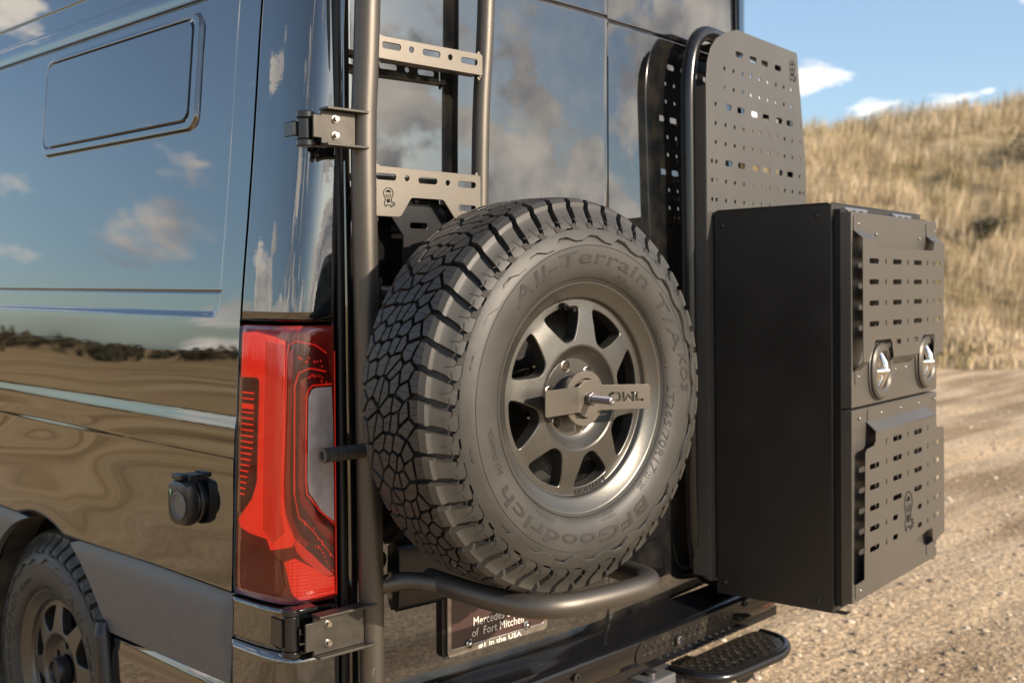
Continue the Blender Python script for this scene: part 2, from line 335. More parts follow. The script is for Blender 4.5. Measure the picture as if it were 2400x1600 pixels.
def arc(cx, cz, r, a0, a1, n=8):
    return [(cx + r * cos(radians(a0 + (a1 - a0) * i / n)), cz + r * sin(radians(a0 + (a1 - a0) * i / n))) for i in range(n + 1)]
def rrect(x0, z0, x1, z1, r, n=4):
    return arc(x1 - r, z1 - r, r, 0, 90, n) + arc(x0 + r, z1 - r, r, 90, 180, n) + arc(x0 + r, z0 + r, r, 180, 270, n) + arc(x1 - r, z0 + r, r, 270, 360, n)
def slot(cx, cz, w, h): return rrect(cx - w / 2, cz - h / 2, cx + w / 2, cz + h / 2, min(w, h) * .42, 3)
def hole(cx, cz, r, n=10): return [(cx + r * cos(2 * pi * i / n), cz + r * sin(2 * pi * i / n)) for i in range(n)]
def chaikin(p, it=2):
    for _ in range(it):
        q = []
        for i in range(len(p)):
            a = p[i]; b = p[(i + 1) % len(p)]
            q += [(a[0] * .75 + b[0] * .25, a[1] * .75 + b[1] * .25), (a[0] * .25 + b[0] * .75, a[1] * .25 + b[1] * .75)]
        p = q
    return p
def bez(P, n=6):
    """round the corners of an open polyline P = [(point, radius)]"""
    o = []
    for i, (p, r) in enumerate(P):
        p = Vector(p)
        if r <= 0 or i in (0, len(P) - 1): o.append(p); continue
        a = (Vector(P[i - 1][0]) - p); b = (Vector(P[i + 1][0]) - p)
        ra = min(r, a.length * .49); rb = min(r, b.length * .49)
        s0 = p + a.normalized() * ra; s1 = p + b.normalized() * rb
        for k in range(n + 1):
            t = k / n; o.append(s0 * (1 - t) ** 2 + p * 2 * t * (1 - t) + s1 * t * t)
    return o
def smooth(e0, e1, x):
    t = np.clip((np.asarray(x, float) - e0) / (e1 - e0), 0, 1); return t * t * (3 - 2 * t)

def text_mesh(body, size, extrude=0.001, offset=0.0, space=1.0):
    cu = bpy.data.curves.new('t', 'FONT'); cu.body = body; cu.size = size; cu.extrude = extrude; cu.offset = offset
    cu.space_character = space; cu.resolution_u = 3; cu.align_x = 'LEFT'
    ob = bpy.data.objects.new('t', cu); COL.objects.link(ob)
    dg = bpy.context.evaluated_depsgraph_get(); dg.update()
    me = ob.evaluated_get(dg).to_mesh()
    v = [tuple(x.co) for x in me.vertices]; f = [tuple(p.vertices) for p in me.polygons]
    ob.evaluated_get(dg).to_mesh_clear(); bpy.data.objects.remove(ob); bpy.data.curves.remove(cu)
    return v, f

# shackle-and-owl emblem, drawn as cut lines; unit height 1, centre 0,0
def emblem(mb, fm, mi=0, h=0.0006):
    def band(pts, w):
        for i in range(len(pts) - 1):
            a = Vector(pts[i]); b = Vector(pts[i + 1]); d = (b - a); 
            if d.length < 1e-6: continue
            n = Vector((-d.y, d.x)).normalized() * w / 2; e = d.normalized() * w * .3
            q = [a - e + n, a - e - n, b + e - n, b + e + n]
            mb.add([fm(p.x, p.y, -h) for p in q] + [fm(p.x, p.y, 0) for p in q], [(0, 1, 2, 3), (0, 4, 5, 1), (1, 5, 6, 2), (2, 6, 7, 3), (3, 7, 4, 0)], mi)
    w = .035
    L_ = [(-.03, .5)] + arc(0, .2, .3, 97, 180, 7)
    band(L_, w); band(arc(0, .2, .3, 178, 190, 1) + [(-.22, .0), (-.19, -.12), (-.2, -.2), (-.26, -.25), (-.25, -.35), (-.2, -.45), (-.14, -.47), (-.1, -.38), (.1, -.38)], w)
    R_ = arc(0, .2, .3, 83, 0, 7)
    band(R_, w); band(arc(0, .2, .3, -2, -10, 1) + [(.22, .0), (.19, -.12), (.2, -.24)], w)
    band([(.1, -.38), (.14, -.47), (.2, -.47), (.22, -.42)], w); band(arc(.3, -.33, .1, 150, -150, 10), w)
    def fill(p):
        n = len(p); mb.add([fm(x, z, -h) for x, z in p] + [fm(x, z, 0) for x, z in p], [tuple(range(n))] + [(i, (i + 1) % n, n + (i + 1) % n, n + i) for i in range(n)], mi)
    fill(arc(0, .22, .17, 15, 165, 8)); fill([(-.15, .18), (-.02, -.02), (-.05, -.02), (-.16, .1)]); fill([(.01, .18), (.05, .2), (.03, .02), (.01, .02)])
    band(arc(0, .14, .16, 10, -70, 6), w * .8); fill([(-.1, -.06), (0, -.1), (.1, -.06), (.1, -.26), (-.1, -.26)]); fill(hole(.3, -.33, .035, 8))

# ------------------------------------------------------------------ ground and hill
def hill_h(x, y):
    x = np.asarray(x, float); y = np.asarray(y, float)
    fd = x * Fh.x + y * Fh.y; r = x * Rt.x + y * Rt.y
    fade = smooth(-34, -6, r)
    crest = 7.25 + 0.105 * np.clip(r - 11, -12, 30) + 0.25 * np.sin(r * .35) + 0.18 * np.sin(r * .9 + 1)
    base = 18.6 + .4 * np.sin(r * .5)
    t = np.clip((fd - base) / (41 - base), 0, 1)
    prof = 0.25 * t + .75 * (t * t * (3 - 2 * t)) ** .8
    back = 1 - .5 * smooth(48, 120, fd)
    rough = .12 * np.sin(x * 1.7 + y * .6) * np.sin(y * 1.3 - x * .4) * smooth(19, 24, fd)
    return (crest * prof * back + rough) * fade
def ground_h(x, y):
    x = np.asarray(x, float); y = np.asarray(y, float); d = np.hypot(x - 2, y - 1)
    return (.035 * np.sin(x * .31 + 1.3) * np.sin(y * .27) + .02 * np.sin(x * .9 + y * .7)) * smooth(4, 12, d) + hill_h(x, y)

def mat_ground():
    mt, t, b, o = newmat('dry_sandy_gravel'); b.inputs['Roughness'].default_value = 0.95; b.inputs['Specular IOR Level'].default_value = 0.15
    g = N(t, 'ShaderNodeNewGeometry'); pos = g.outputs['Position']
    def noise(sc_, det=6, vec=pos, rough=.55):
        n = N(t, 'ShaderNodeTexNoise'); n.inputs['Scale'].default_value = sc_; n.inputs['Detail'].default_value = det; n.inputs['Roughness'].default_value = rough; t.links.new(vec, n.inputs['Vector']); return n.outputs['Fac']
    def ramp(f, cs):
        r = N(t, 'ShaderNodeValToRGB'); e = r.color_ramp.elements
        while len(e) < len(cs): e.new(.5)
        for i, (p, c) in enumerate(cs): e[i].position = p; e[i].color = rgba(c)
        t.links.new(f, r.inputs[0]); return r.outputs[0]
    def mix(f, a, c, mode='MIX'):
        n = N(t, 'ShaderNodeMix', data_type='RGBA', blend_type=mode)
        if isinstance(f, float): n.inputs['Factor'].default_value = f
        else: t.links.new(f, n.inputs['Factor'])
        for s_, v in ((6, a), (7, c)):
            if isinstance(v, tuple): n.inputs[s_].default_value = rgba(v)
            else: t.links.new(v, n.inputs[s_])
        return n.outputs[2]
    base = ramp(noise(.55, 8), [(.3, (.40, .295, .185)), (.5, (.52, .39, .250)), (.7, (.61, .475, .32))])
    grit = ramp(noise(38, 4, rough=.7), [(.36, (.60, .57, .52)), (.5, (.96, .96, .96)), (.64, (1.25, 1.25, 1.25))])
    c = mix(1.0, base, grit, 'MULTIPLY')
    v = N(t, 'ShaderNodeTexVoronoi'); v.inputs['Scale'].default_value = 22; t.links.new(pos, v.inputs['Vector'])
    vs = ramp(v.outputs['Distance'], [(.0, (1.25, 1.22, 1.18)), (.35, (1, 1, 1)), (.8, (.72, .72, .72))]); c = mix(.8, c, vs, 'MULTIPLY')
    # wheel ruts: stretched streaks
    mp_ = N(t, 'ShaderNodeMapping'); mp_.inputs['Rotation'].default_value = (0, 0, radians(20)); mp_.inputs['Scale'].default_value = (.16, 1.5, 1); t.links.new(pos, mp_.inputs[0])
    rut = ramp(noise(1.2, 5, mp_.outputs[0]), [(.40, (.62, .58, .52)), (.50, (1, 1, 1)), (.62, (1.18, 1.14, 1.08))]); c = mix(.85, c, rut, 'MULTIPLY')
    # hill soil where it rises; browner, ploughed soil out on the flat beyond the van's left side
    s3 = N(t, 'ShaderNodeSeparateXYZ'); t.links.new(pos, s3.inputs[0])
    mfl = N(t, 'ShaderNodeMapRange'); mfl.inputs[1].default_value = .6; mfl.inputs[2].default_value = -3.0; t.links.new(s3.outputs['X'], mfl.inputs[0])
    mpf = N(t, 'ShaderNodeMapping'); mpf.inputs['Rotation'].default_value = (0, 0, radians(-52)); mpf.inputs['Scale'].default_value = (.10, .8, 1); t.links.new(pos, mpf.inputs[0])
    fld = ramp(noise(.8, 7, mpf.outputs[0]), [(.34, (.20, .125, .050)), (.46, (.44, .29, .130)), (.58, (.56, .39, .19)), (.72, (.66, .50, .28))]); c = mix(mfl.outputs[0], c, mix(.5, fld, grit, 'MULTIPLY'))
    mr = N(t, 'ShaderNodeMapRange'); mr.inputs[1].default_value = .15; mr.inputs[2].default_value = .8; t.links.new(s3.outputs['Z'], mr.inputs[0])
    soil = ramp(noise(.9, 7), [(.33, (.10, .085, .03)), (.45, (.24, .175, .09)), (.6, (.36, .27, .155)), (.75, (.42, .33, .21))])
    c = mix(mr.outputs[0], c, soil)
    t.links.new(c, b.inputs['Base Color'])
    bn = N(t, 'ShaderNodeBump'); bn.inputs['Distance'].default_value = .02; bn.inputs['Strength'].default_value = .8; t.links.new(noise(30, 5), bn.inputs['Height'])
    bn2 = N(t, 'ShaderNodeBump'); bn2.inputs['Distance'].default_value = .05; bn2.inputs['Strength'].default_value = .6; t.links.new(noise(1.6, 5, mp_.outputs[0]), bn2.inputs['Height']); t.links.new(bn.outputs[0], bn2.inputs['Normal'])
    t.links.new(bn2.outputs[0], b.inputs['Normal']); return mt
M['ground'] = mat_ground()
def nonuni(a, b, c0, c1, fine, coarse_n):
    inner = np.arange(c0, c1 + 1e-6, fine)
    lo = c0 - (c0 - a) * (np.linspace(0, 1, coarse_n)[1:] ** 2.2); hi = c1 + (b - c1) * (np.linspace(0, 1, coarse_n)[1:] ** 2.2)
    return np.concatenate([lo[::-1], inner, hi])
gx = nonuni(-900, 900, -12, 58, .45, 40); gy = nonuni(-900, 900, -12, 45, .45, 40)
GX, GY = np.meshgrid(gx, gy); GZ = ground_h(GX, GY)
grid_mesh('ground', np.stack([GX, GY, GZ], -1), M['ground'], kind='structure', label='sandy gravel lot with wheel ruts rising into a hill')

# pebbles lying on the lot (nobody could count them)
def pebbles():
    ico = []; t_ = (1 + sqrt(5)) / 2
    base = np.array([(-1, t_, 0), (1, t_, 0), (-1, -t_, 0), (1, -t_, 0), (0, -1, t_), (0, 1, t_), (0, -1, -t_), (0, 1, -t_), (t_, 0, -1), (t_, 0, 1), (-t_, 0, -1), (-t_, 0, 1)]) / 1.9
    fc = np.array([(0, 11, 5), (0, 5, 1), (0, 1, 7), (0, 7, 10), (0, 10, 11), (1, 5, 9), (5, 11, 4), (11, 10, 2), (10, 7, 6), (7, 1, 8), (3, 9, 4), (3, 4, 2), (3, 2, 6), (3, 6, 8), (3, 8, 9), (4, 9, 5), (2, 4, 11), (6, 2, 10), (8, 6, 7), (9, 8, 1)])
    n = 11000; rs = np.random.RandomState(3)
    fd = 3.2 + 14 * rs.rand(n) ** 1.7; r = -1.0 + rs.rand(n) * (1.2 + fd * .62)
    fd2 = fd; x = fd2 * Fh.x + r * Rt.x; y = fd2 * Fh.y + r * Rt.y
    s_ = (.003 + .016 * rs.rand(n) ** 9 + .006 * rs.rand(n) ** 3) * (1 + .03 * fd)
    z = ground_h(x, y)
    V = base[None] * (s_[:, None, None]) * (1 + .5 * (rs.rand(n, 12, 3) - .5)) * np.array([1, 1, .65]) + np.stack([x, y, z], -1)[:, None, :]
    Fc = (fc[None] + (np.arange(n) * 12)[:, None, None]).reshape(-1, 3)
    me = bpy.data.meshes.new('pebbles'); me.from_pydata(V.reshape(-1, 3).tolist(), [], Fc.tolist()); 
    mt, t, b, o = newmat('pebble_stone'); b.inputs['Roughness'].default_value = .85
    g = N(t, 'ShaderNodeNewGeometry'); rp = N(t, 'ShaderNodeValToRGB'); e = rp.color_ramp.elements
    e[0].color = (.20, .15, .10, 1); e[1].color = (.60, .50, .38, 1); e.new(.5); e[1].color = (.36, .28, .195, 1); e.new(.9); 
    t.links.new(g.outputs['Random Per Island'], rp.inputs[0]); t.links.new(rp.outputs[0], b.inputs['Base Color'])
    me.materials.append(mt); ob = bpy.data.objects.new('pebbles', me); COL.objects.link(ob); tag(ob, 'small tan and grey pebbles strewn over the gravel lot', None, None, 'stuff')
pebbles()

def grass(name, n, fdr, rr, hgt, label, seed, width=.0065, blades=6, reg=None):
    rs = np.random.RandomState(seed)
    if reg: x, y = reg(rs, n)
    else:
        fd = fdr[0] + (fdr[1] - fdr[0]) * rs.rand(n); r = rr[0] + (rr[1] - rr[0]) * rs.rand(n)
        x = fd * Fh.x + r * Rt.x; y = fd * Fh.y + r * Rt.y
    cl = .5 + .5 * np.sin(x * 1.9 + 3 * np.sin(y * .8)) * np.sin(y * 2.3 + 2 * np.sin(x * .6))
    fdv = x * Fh.x + y * Fh.y; rv = x * Rt.x + y * Rt.y
    bare = np.exp(-((fdv - 34.6 - .25 * (rv - 15)) / 1.2) ** 2) * smooth(11.5, 14, rv)
    keep = rs.rand(n) < (.28 + .72 * cl) * (1 - .93 * bare); x = x[keep]; y = y[keep]; cl = cl[keep]; n = len(x)
    z = ground_h(x, y)
    V = np.zeros((n, blades, 4, 3)); 
    bx = x[:, None] + rs.normal(0, .10, (n, blades)); by = y[:, None] + rs.normal(0, .10, (n, blades))
    h = (hgt[0] + (hgt[1] - hgt[0]) * rs.rand(n, 1) ** 1.5) * (.6 + .4 * rs.rand(n, blades)) * (.7 + .4 * cl[:, None])
    an = rs.rand(n, blades) * 2 * pi; w = width * (.6 + .8 * rs.rand(n, blades))
    lx = rs.normal(0, .11, (n, blades)) * h + .07 * h; ly = rs.normal(0, .11, (n, blades)) * h
    for k, (sg, hh) in enumerate(((-1, 0), (1, 0), (1, .62), (-.2, 1))):
        ww = w * (1, 1, 1.2, .6)[k]
        V[:, :, k, 0] = bx + sg * np.cos(an) * ww + lx * hh ** 1.5; V[:, :, k, 1] = by + sg * np.sin(an) * ww + ly * hh ** 1.5; V[:, :, k, 2] = z[:, None] - .02 + h * hh
    nb = n * blades; idx = np.arange(nb)[:, None] * 4 + np.array([0, 1, 2, 3])
    me = bpy.data.meshes.new(name); me.vertices.add(nb * 4); me.vertices.foreach_set('co', V.reshape(-1).astype(np.float32))
    me.loops.add(nb * 4); me.loops.foreach_set('vertex_index', idx.reshape(-1).astype(np.int32)); me.polygons.add(nb); me.polygons.foreach_set('loop_start', np.arange(0, nb * 4, 4, dtype=np.int32)); me.update(calc_edges=True)
    me.materials.append(M['grass']); ob = bpy.data.objects.new(name, me); COL.objects.link(ob); tag(ob, label, None, None, 'stuff')
def mat_grass():
    mt, t, b, o = newmat('dry_grass_blades'); b.inputs['Roughness'].default_value = .8; b.inputs['Specular IOR Level'].default_value = .2
    g = N(t, 'ShaderNodeNewGeometry'); rp = N(t, 'ShaderNodeValToRGB'); e = rp.color_ramp.elements
    cs = [(0, (.14, .15, .05)), (.13, (.24, .20, .10)), (.30, (.44, .35, .21)), (.65, (.60, .49, .33)), (1, (.74, .63, .46))]
    while len(e) < len(cs): e.new(.5)
    for i, (p, c) in enumerate(cs): e[i].position = p; e[i].color = rgba(c)
    nn = N(t, 'ShaderNodeTexNoise'); nn.inputs['Scale'].default_value = .55; nn.inputs['Detail'].default_value = 4; t.links.new(g.outputs['Position'], nn.inputs['Vector'])
    a = N(t, 'ShaderNodeMath', operation='MULTIPLY_ADD'); a.inputs[1].default_value = .55; t.links.new(g.outputs['Random Per Island'], a.inputs[0])
    s_ = N(t, 'ShaderNodeMapRange'); s_.inputs[1].default_value = .32; s_.inputs[2].default_value = .66; s_.inputs[3].default_value = -.12; s_.inputs[4].default_value = .5; t.links.new(nn.outputs['Fac'], s_.inputs[0]); t.links.new(s_.outputs[0], a.inputs[2])
    t.links.new(a.outputs[0], rp.inputs[0]); t.links.new(rp.outputs[0], b.inputs['Base Color'])
    tr = N(t, 'ShaderNodeBsdfTranslucent'); t.links.new(rp.outputs[0], tr.inputs[0]); ms = N(t, 'ShaderNodeMixShader'); ms.inputs[0].default_value = .3
    t.links.new(b.outputs[0], ms.inputs[1]); t.links.new(tr.outputs[0], ms.inputs[2]); t.links.new(ms.outputs[0], o.inputs[0]); return mt
M['grass'] = mat_grass()
grass('dry_grass', 26000, (20.2, 44), (1, 27), (.22, 1.0), 'tall dry straw coloured grass covering the hillside', 5)
grass('weed_fringe', 1500, (18.2, 20.8), (1, 16), (.12, .42), 'low green and brown weeds along the foot of the hill', 8, width=.02)
grass('far_grass', 9000, (22, 60), (-30, 1), (.4, 1.1), 'dry grass on the hillside beyond the van', 11, width=.03)

# dead shrubs on the bank at the right edge of the view
def shrub(fd, r, hgt, seed, label):
    rs = np.random.RandomState(seed); x = fd * Fh.x + r * Rt.x; y = fd * Fh.y + r * Rt.y; z = float(ground_h(x, y)); mb = MB(); lf = MB()
    for k in range(16):
        a = rs.rand() * 2 * pi; l = hgt * (.6 + .5 * rs.rand()); p = [(x, y, z - .05)]; d = np.array([cos(a) * .8, sin(a) * .8, .9]); d /= np.linalg.norm(d)
        for j in range(4): p.append(tuple(np.array(p[-1]) + d * l / 4)); d = d + rs.normal(0, .25, 3); d /= np.linalg.norm(d)
        mb.tube(p, [.03, .022, .016, .010, .004], 5)
        for j in range(46):
            c = np.array(p[rs.randint(1, 5)]) + rs.normal(0, .16, 3) * hgt; q = rs.normal(0, .055, (3, 3)); lf.add([tuple(c + v) for v in q], [(0, 1, 2)])
    e = empty('dead_shrub', FV, (x, y, z), label, 'shrub'); e['group'] = 'shrubs on the hillside bank'
    make('branches', mb, M['twig'], e, FV); tag(make('leaves', lf, M['scrub'], e, FV, recalc=False), kind='stuff')
M['twig'] = PB('grey_twig', (.10, .085, .065), .85, var=(8, (.16, .14, .11), .4, .6)); M['scrub'] = PB('grey_green_scrub', (.075, .078, .050), .9, spec=.1, var=(3, (.13, .115, .075), .4, .6))
shrub(31.6, 15.3, 1.15, 3, 'dark grey shrub below the bare bank at the right edge of the hillside')
shrub(26.5, 11.6, .5, 5, 'low green brown bush halfway up the slope right of the storage box')

# distant trees and scrub on the flat side of the lot (seen mirrored in the van's flank)
def treeline():
    rs = np.random.RandomState(21); V = []; Fc = []
    for i in range(120):
        a = radians(88 + 112 * rs.rand()); d = 75 + 60 * rs.rand(); cx = cos(a) * d; cy = sin(a) * d
        hh = (1.0 + 2.6 * rs.rand() ** 2) * (1.0 if rs.rand() < .75 else .4); ww = hh * (.8 + rs.rand())
        for k in range(130):
            p = rs.normal(0, 1, 3); p /= np.linalg.norm(p) + 1e-6; p = p * rs.rand() ** .4
            c = np.array([cx + p[0] * ww, cy + p[1] * ww, max(.15, hh * .5 + p[2] * hh * .5)])
            q = rs.normal(0, .34, (3, 3)); b = len(V); V += [tuple(c + q[0]), tuple(c + q[1]), tuple(c + q[2])]; Fc.append((b, b + 1, b + 2))
    me = bpy.data.meshes.new('distant_trees'); me.from_pydata(V, [], Fc)
    me.materials.append(PB('far_scrub_foliage', (.06, .06, .035), .9, spec=.1, var=(.15, (.10, .075, .045), .4, .6)))
    ob = bpy.data.objects.new('distant_trees', me); COL.objects.link(ob); tag(ob, 'low line of far trees and scrub across the flat lot', None, None, 'stuff')
treeline()

# ================================================================== the van
van = empty('camper_van', FV, (2.21, 3.6, 0), 'glossy black high roof camper van with red tail lamp and side window', 'van')
ZP = np.array([.3, .83, .99, 1.18, 1.41, 1.73, 2.10, 2.6]); XP = np.array([1.232, 1.240, 1.246, 1.252, 1.2635, 1.297, 1.328, 1.385])
def xprof(z):
    # smoothed tumblehome profile
    z = np.asarray(z, float); s = 0
    for d, w in ((-.12, .12), (-.06, .24), (0, .28), (.06, .24), (.12, .12)): s = s + w * np.interp(z + d, ZP, XP)
    return s
def rr_sd(y, z, y0, z0, y1, z1, r):
    qx = np.abs(y - (y0 + y1) / 2) - (y1 - y0) / 2 + r; qz = np.abs(z - (z0 + z1) / 2) - (z1 - z0) / 2 + r
    return np.hypot(np.maximum(qx, 0), np.maximum(qz, 0)) + np.minimum(np.maximum(qx, qz), 0) - r
ARC_Y, ARC_Z, ARC_R = 2.955, .43, .445
def zlow(y):
    y = np.asarray(y, float)
    a = np.where(np.abs(y - ARC_Y) < ARC_R, ARC_Z + np.sqrt(np.maximum(ARC_R ** 2 - (y - ARC_Y) ** 2, 0)), 0)
    return np.maximum(a, np.where(y < ARC_Y, .840, .856))
def xside(y, z):
    X = xprof(z)
    # pressed panel set in behind a rounded border
    d = rr_sd(y, z, 2.085, 1.428, 6.0, 4.0, .03)
    X = X + .0065 * (1 - smooth(-.010, .004, d))
    X = X + .003 * np.exp(-((z - 1.481) / .0022) ** 2) * (y > 2.078)
    # swage: skin steps outward over a narrow band
    X = X - .0033 * (1 - smooth(1.184, 1.222, z)) - .0010 * (1 - smooth(1.120, 1.134, z))
    # rain channel and roof creases
    X = X + .009 * (smooth(2.1415, 2.144, z) - smooth(2.152, 2.155, z))
    X = X - .004 * smooth(2.155, 2.175, z) + .0035 * smooth(2.198, 2.206, z) - .003 * smooth(2.257, 2.264, z) * (y > 2.86)
    # raised window surround
    dw = rr_sd(y, z, 2.240, 1.852, 3.062, 2.121, .035)
    X = X - .0085 * (1 - smooth(-.004, .003, dw)); dg = rr_sd(y, z, 2.268, 1.872, 3.052, 2.110, .03)
    X = X + .006 * (1 - smooth(-.002, .0025, dg))
    # flare around the wheel arch and slow hand-beaten waves
    da = np.hypot(y - ARC_Y, (z - ARC_Z)) - ARC_R
    X = X - .014 * np.exp(-(np.maximum(da, 0) / .12) ** 2) * (z > .8) - .004 * np.exp(-((da - .16) / .09) ** 2) * (z < 1.15)
    X = X + .0008 * np.sin(z * 17 + 2 * np.sin(y * 2.1)) * (1 - smooth(1.15, 1.3, z)) + .0007 * np.sin(y * 7 + z * 5) * (1 - smooth(1.3, 1.5, z))
    X = X + .0004 * np.sin(z * 41 + 3 * np.sin(y * 1.7 + 1)) * (1 - smooth(1.05, 1.15, z)) * smooth(.86, .95, z)
    X = X + .010 * smooth(.06, 0, y - 1.995) * 0
    return X
def refine(lo, hi, base, feats):
    a = set(np.round(np.arange(lo, hi, base), 5))
    for c, w, st in feats: a |= set(np.round(np.arange(c - w, c + w, st), 5))
    return np.array(sorted(x for x in a | {lo, hi} if lo <= x <= hi))
zz = refine(.855, 2.62, .008, [(1.481, .006, .001), (1.428, .014, .002), (1.2, .03, .003), (1.127, .012, .003), (2.148, .012, .001), (2.116, .012, .0015), (1.862, .016, .0015), (2.2, .01, .002), (2.26, .01, .002)])
yy = refine(1.999, 4.6, .014, [(2.085, .016, .002), (2.254, .02, .002), (3.057, .014, .002), (2.955, .47, .008)])
Yg, Zg = np.meshgrid(yy, zz)
tt = (Zg - zz[0]) / (zz[-1] - zz[0]); lowz = zlow(yy)[None, :]
blend = 1 - smooth(zz[0], 1.10, Zg); Z2 = Zg + (lowz - zz[0]) * blend
P = np.stack([xside(Yg, Z2), Yg, Z2], -1)
lip = P[:1].copy(); lip[..., 0] += .03; lip[..., 2] -= .004; P = np.concatenate([lip, P], 0)
grid_mesh('side_panel', P, M['paint'], van, FV, flip=True)

# dark inner shell so that gaps between panels read as gaps
mb = MB(); pr = [(1.35, 1.93, .5), (1.35, 5.2, .5), (3.10, 5.2, .5), (3.10, 1.96, .5), (2.215, 1.842, .5)]
pr2 = [(1.40, 1.95, 2.7), (1.40, 5.2, 2.7), (3.02, 5.2, 2.7), (3.02, 1.98, 2.7), (2.215, 1.875, 2.7)]
mb.loft([pr, pr2], smooth=False); make('inner_shell', mb, M['core'], van, FV)
mb = MB(); mb.loft([[(float(xprof(z)) + .03, 1.93, z), (float(xprof(z)) + .03, 2.012, z), (1.50, 2.012, z), (1.50, 1.93, z)] for z in (.35, .86, 1.4, 1.9, 2.62)], smooth=False); mb.loft([[(float(xprof(z)) + .105, 1.835, z), (float(xprof(z)) + .105, 1.93, z), (1.50, 1.93, z), (1.50, 1.835, z)] for z in (.35, .86, 1.4, 1.9, 2.62)], smooth=False); make('pillar_core', mb, M['core'], van, FV)

# window pane
mb = MB(); pts = rrect(2.2735, 1.8775, 3.0465, 2.1045, .026, 6); n = len(pts)
vs = [(float(xprof(z)) - .0035, y, z) for y, z in pts] + [(float(xprof(z)) + .01, y, z) for y, z in pts]
mb.add(vs, [tuple(range(n))] + [(i, (i + 1) % n, n + (i + 1) % n, n + i) for i in range(n)]); make('side_window', mb, M['glass'], van, FV)

# roof and far side
mb = MB()
rp_ = [(float(xprof(2.58)) + .004, 2.58), (1.46, 2.70), (1.62, 2.76), (2.21, 2.79), (2.80, 2.76), (2.97, 2.70), (3.04, 2.58), (3.10, 2.1), (3.155, 1.4), (3.16, .62)]
mb.loft([[(x, y, z) for x, z in rp_] for y in (1.93, 5.4)], closed=False, caps=False); make('roof_and_far_side', mb, M['paint'], van, FV)

# rear corner sweep (pillar, lamp, bumper corner share it)
SK = np.array([0, .05, .1, .146, .171, .193, .216, .30])
def corner(s, z, off=0.0):
    X = float(xprof(z)); xe = 1.3665 + .45 * (max(z, 1.45) - 1.45) * .12
    PX = np.array([X + .0005, X + .002, X + .006, X + .014, X + .024, X + .040, X + .062, xe]); PY = np.array([1.9955, 1.95, 1.90, 1.855, 1.832, 1.818, 1.811, 1.803])
    def pt(s): 
        s = min(max(s, 0), .3); acc = [0, 0]
        for d, w in ((-.018, .1), (-.009, .2), (0, .4), (.009, .2), (.018, .1)):
            q = min(max(s + d * min(1, s / .02, (.3 - s) / .02), 0), .3); acc[0] += w * np.interp(q, SK, PX); acc[1] += w * np.interp(q, SK, PY)
        return acc
    x, y = pt(s)
    if off:
        a = pt(max(s - .004, 0)); b = pt(min(s + .004, .3)); dx_, dy_ = b[0] - a[0], b[1] - a[1]; l = hypot(dx_, dy_)
        x += dy_ / l * off; y -= dx_ / l * off
    return (x, y, z)
ss = np.linspace(0, .3, 46)
def sweep(name, z0, z1, mat, off=0.0, nz_=30, parent=van, s0=0.0, s1=.3, ret=.02):
    sv = np.linspace(s0, s1, max(6, int((s1 - s0) / .0066))); zv = np.linspace(z0, z1, nz_)
    P = np.array([[corner(s, z, off) for s in sv] for z in zv])
    top = P[-1:].copy(); bot = P[:1].copy()
    top[..., 1] += ret; bot[..., 1] += ret; top[..., 0] += ret * .6; bot[..., 0] += ret * .6
    P = np.concatenate([bot, P, top], 0); l = P[:, :1].copy(); r = P[:, -1:].copy(); l[..., 0] += ret; r[..., 1] += ret
    return grid_mesh(name, np.concatenate([l, P, r], 1), mat, parent, FV)
sweep('rear_pillar', 1.4215, 2.62, M['paint_pillar'], 0, 60)
# crease line down the side part of the pillar
lamp = sweep('tail_lamp', .842, 1.4125, M['lamp_base'], -.003, 40)
def lampz(s, z):
    # upper edge dips towards the door
    t = (z - .842) / (1.4125 - .842); top = 1.4125 - .034 * float(smooth(.14, .3, s)); return .842 + t * (top - .842)
me = lamp.data
def patch(name, poly, off, mat, th=.0015, parent=lamp, step=.02):
    """polygon (s, z) laid on the lamp surface at an offset, cut into strips so that it follows the curve"""
    mb = MB(); fm = lambda s, z, d: corner(s, z, off - d)
    xs0 = min(p[0] for p in poly); xs1 = max(p[0] for p in poly); zs0 = min(p[1] for p in poly); zs1 = max(p[1] for p in poly)
    inn = []
    def ins(p):
        c = False; k = len(poly)
        for i in range(k):
            a = poly[i]; b = poly[(i + 1) % k]
            if (a[1] > p[1]) != (b[1] > p[1]) and p[0] < (b[0] - a[0]) * (p[1] - a[1]) / (b[1] - a[1]) + a[0]: c = not c
        return c
    s = .001
    while s < .3:
        z = zs0 + .004
        while z < zs1:
            if ins((s, z)): inn.append((s, z))
            z += step * 1.5
        s += step * .4
    dense = []
    for i in range(len(poly)):
        a = poly[i]; b = poly[(i + 1) % len(poly)]; k = max(1, int(abs(a[0] - b[0]) / .008)); dense += [(a[0] + (b[0] - a[0]) * j / k, a[1] + (b[1] - a[1]) * j / k) for j in range(k)]
    mb.plate(dense, [], fm, th, inner=inn); return make(name, mb, mat, parent, FV)
red_poly = [(.012, 1.396), (.06, 1.399), (.12, 1.390), (.150, 1.382), (.153, 1.25), (.156, 1.10), (.160, 1.028), (.170, .998), (.184, .976), (.178, .962), (.150, .956), (.123, .950), (.112, .972), (.060, .976), (.021, .984), (.013, 1.000), (.063, 1.050), (.078, 1.088), (.078, 1.296), (.070, 1.304), (.012, 1.302)]
patch('red_light_panel', red_poly, .0005, M['lamp_red'])
patch('side_marker_frame', [(.004, 1.300), (.064, 1.300), (.074, 1.292), (.074, 1.090), (.060, 1.054), (.008, 1.010), (.004, 1.02)], -.0008, M['lamp_dark'])
zsl = 1.272
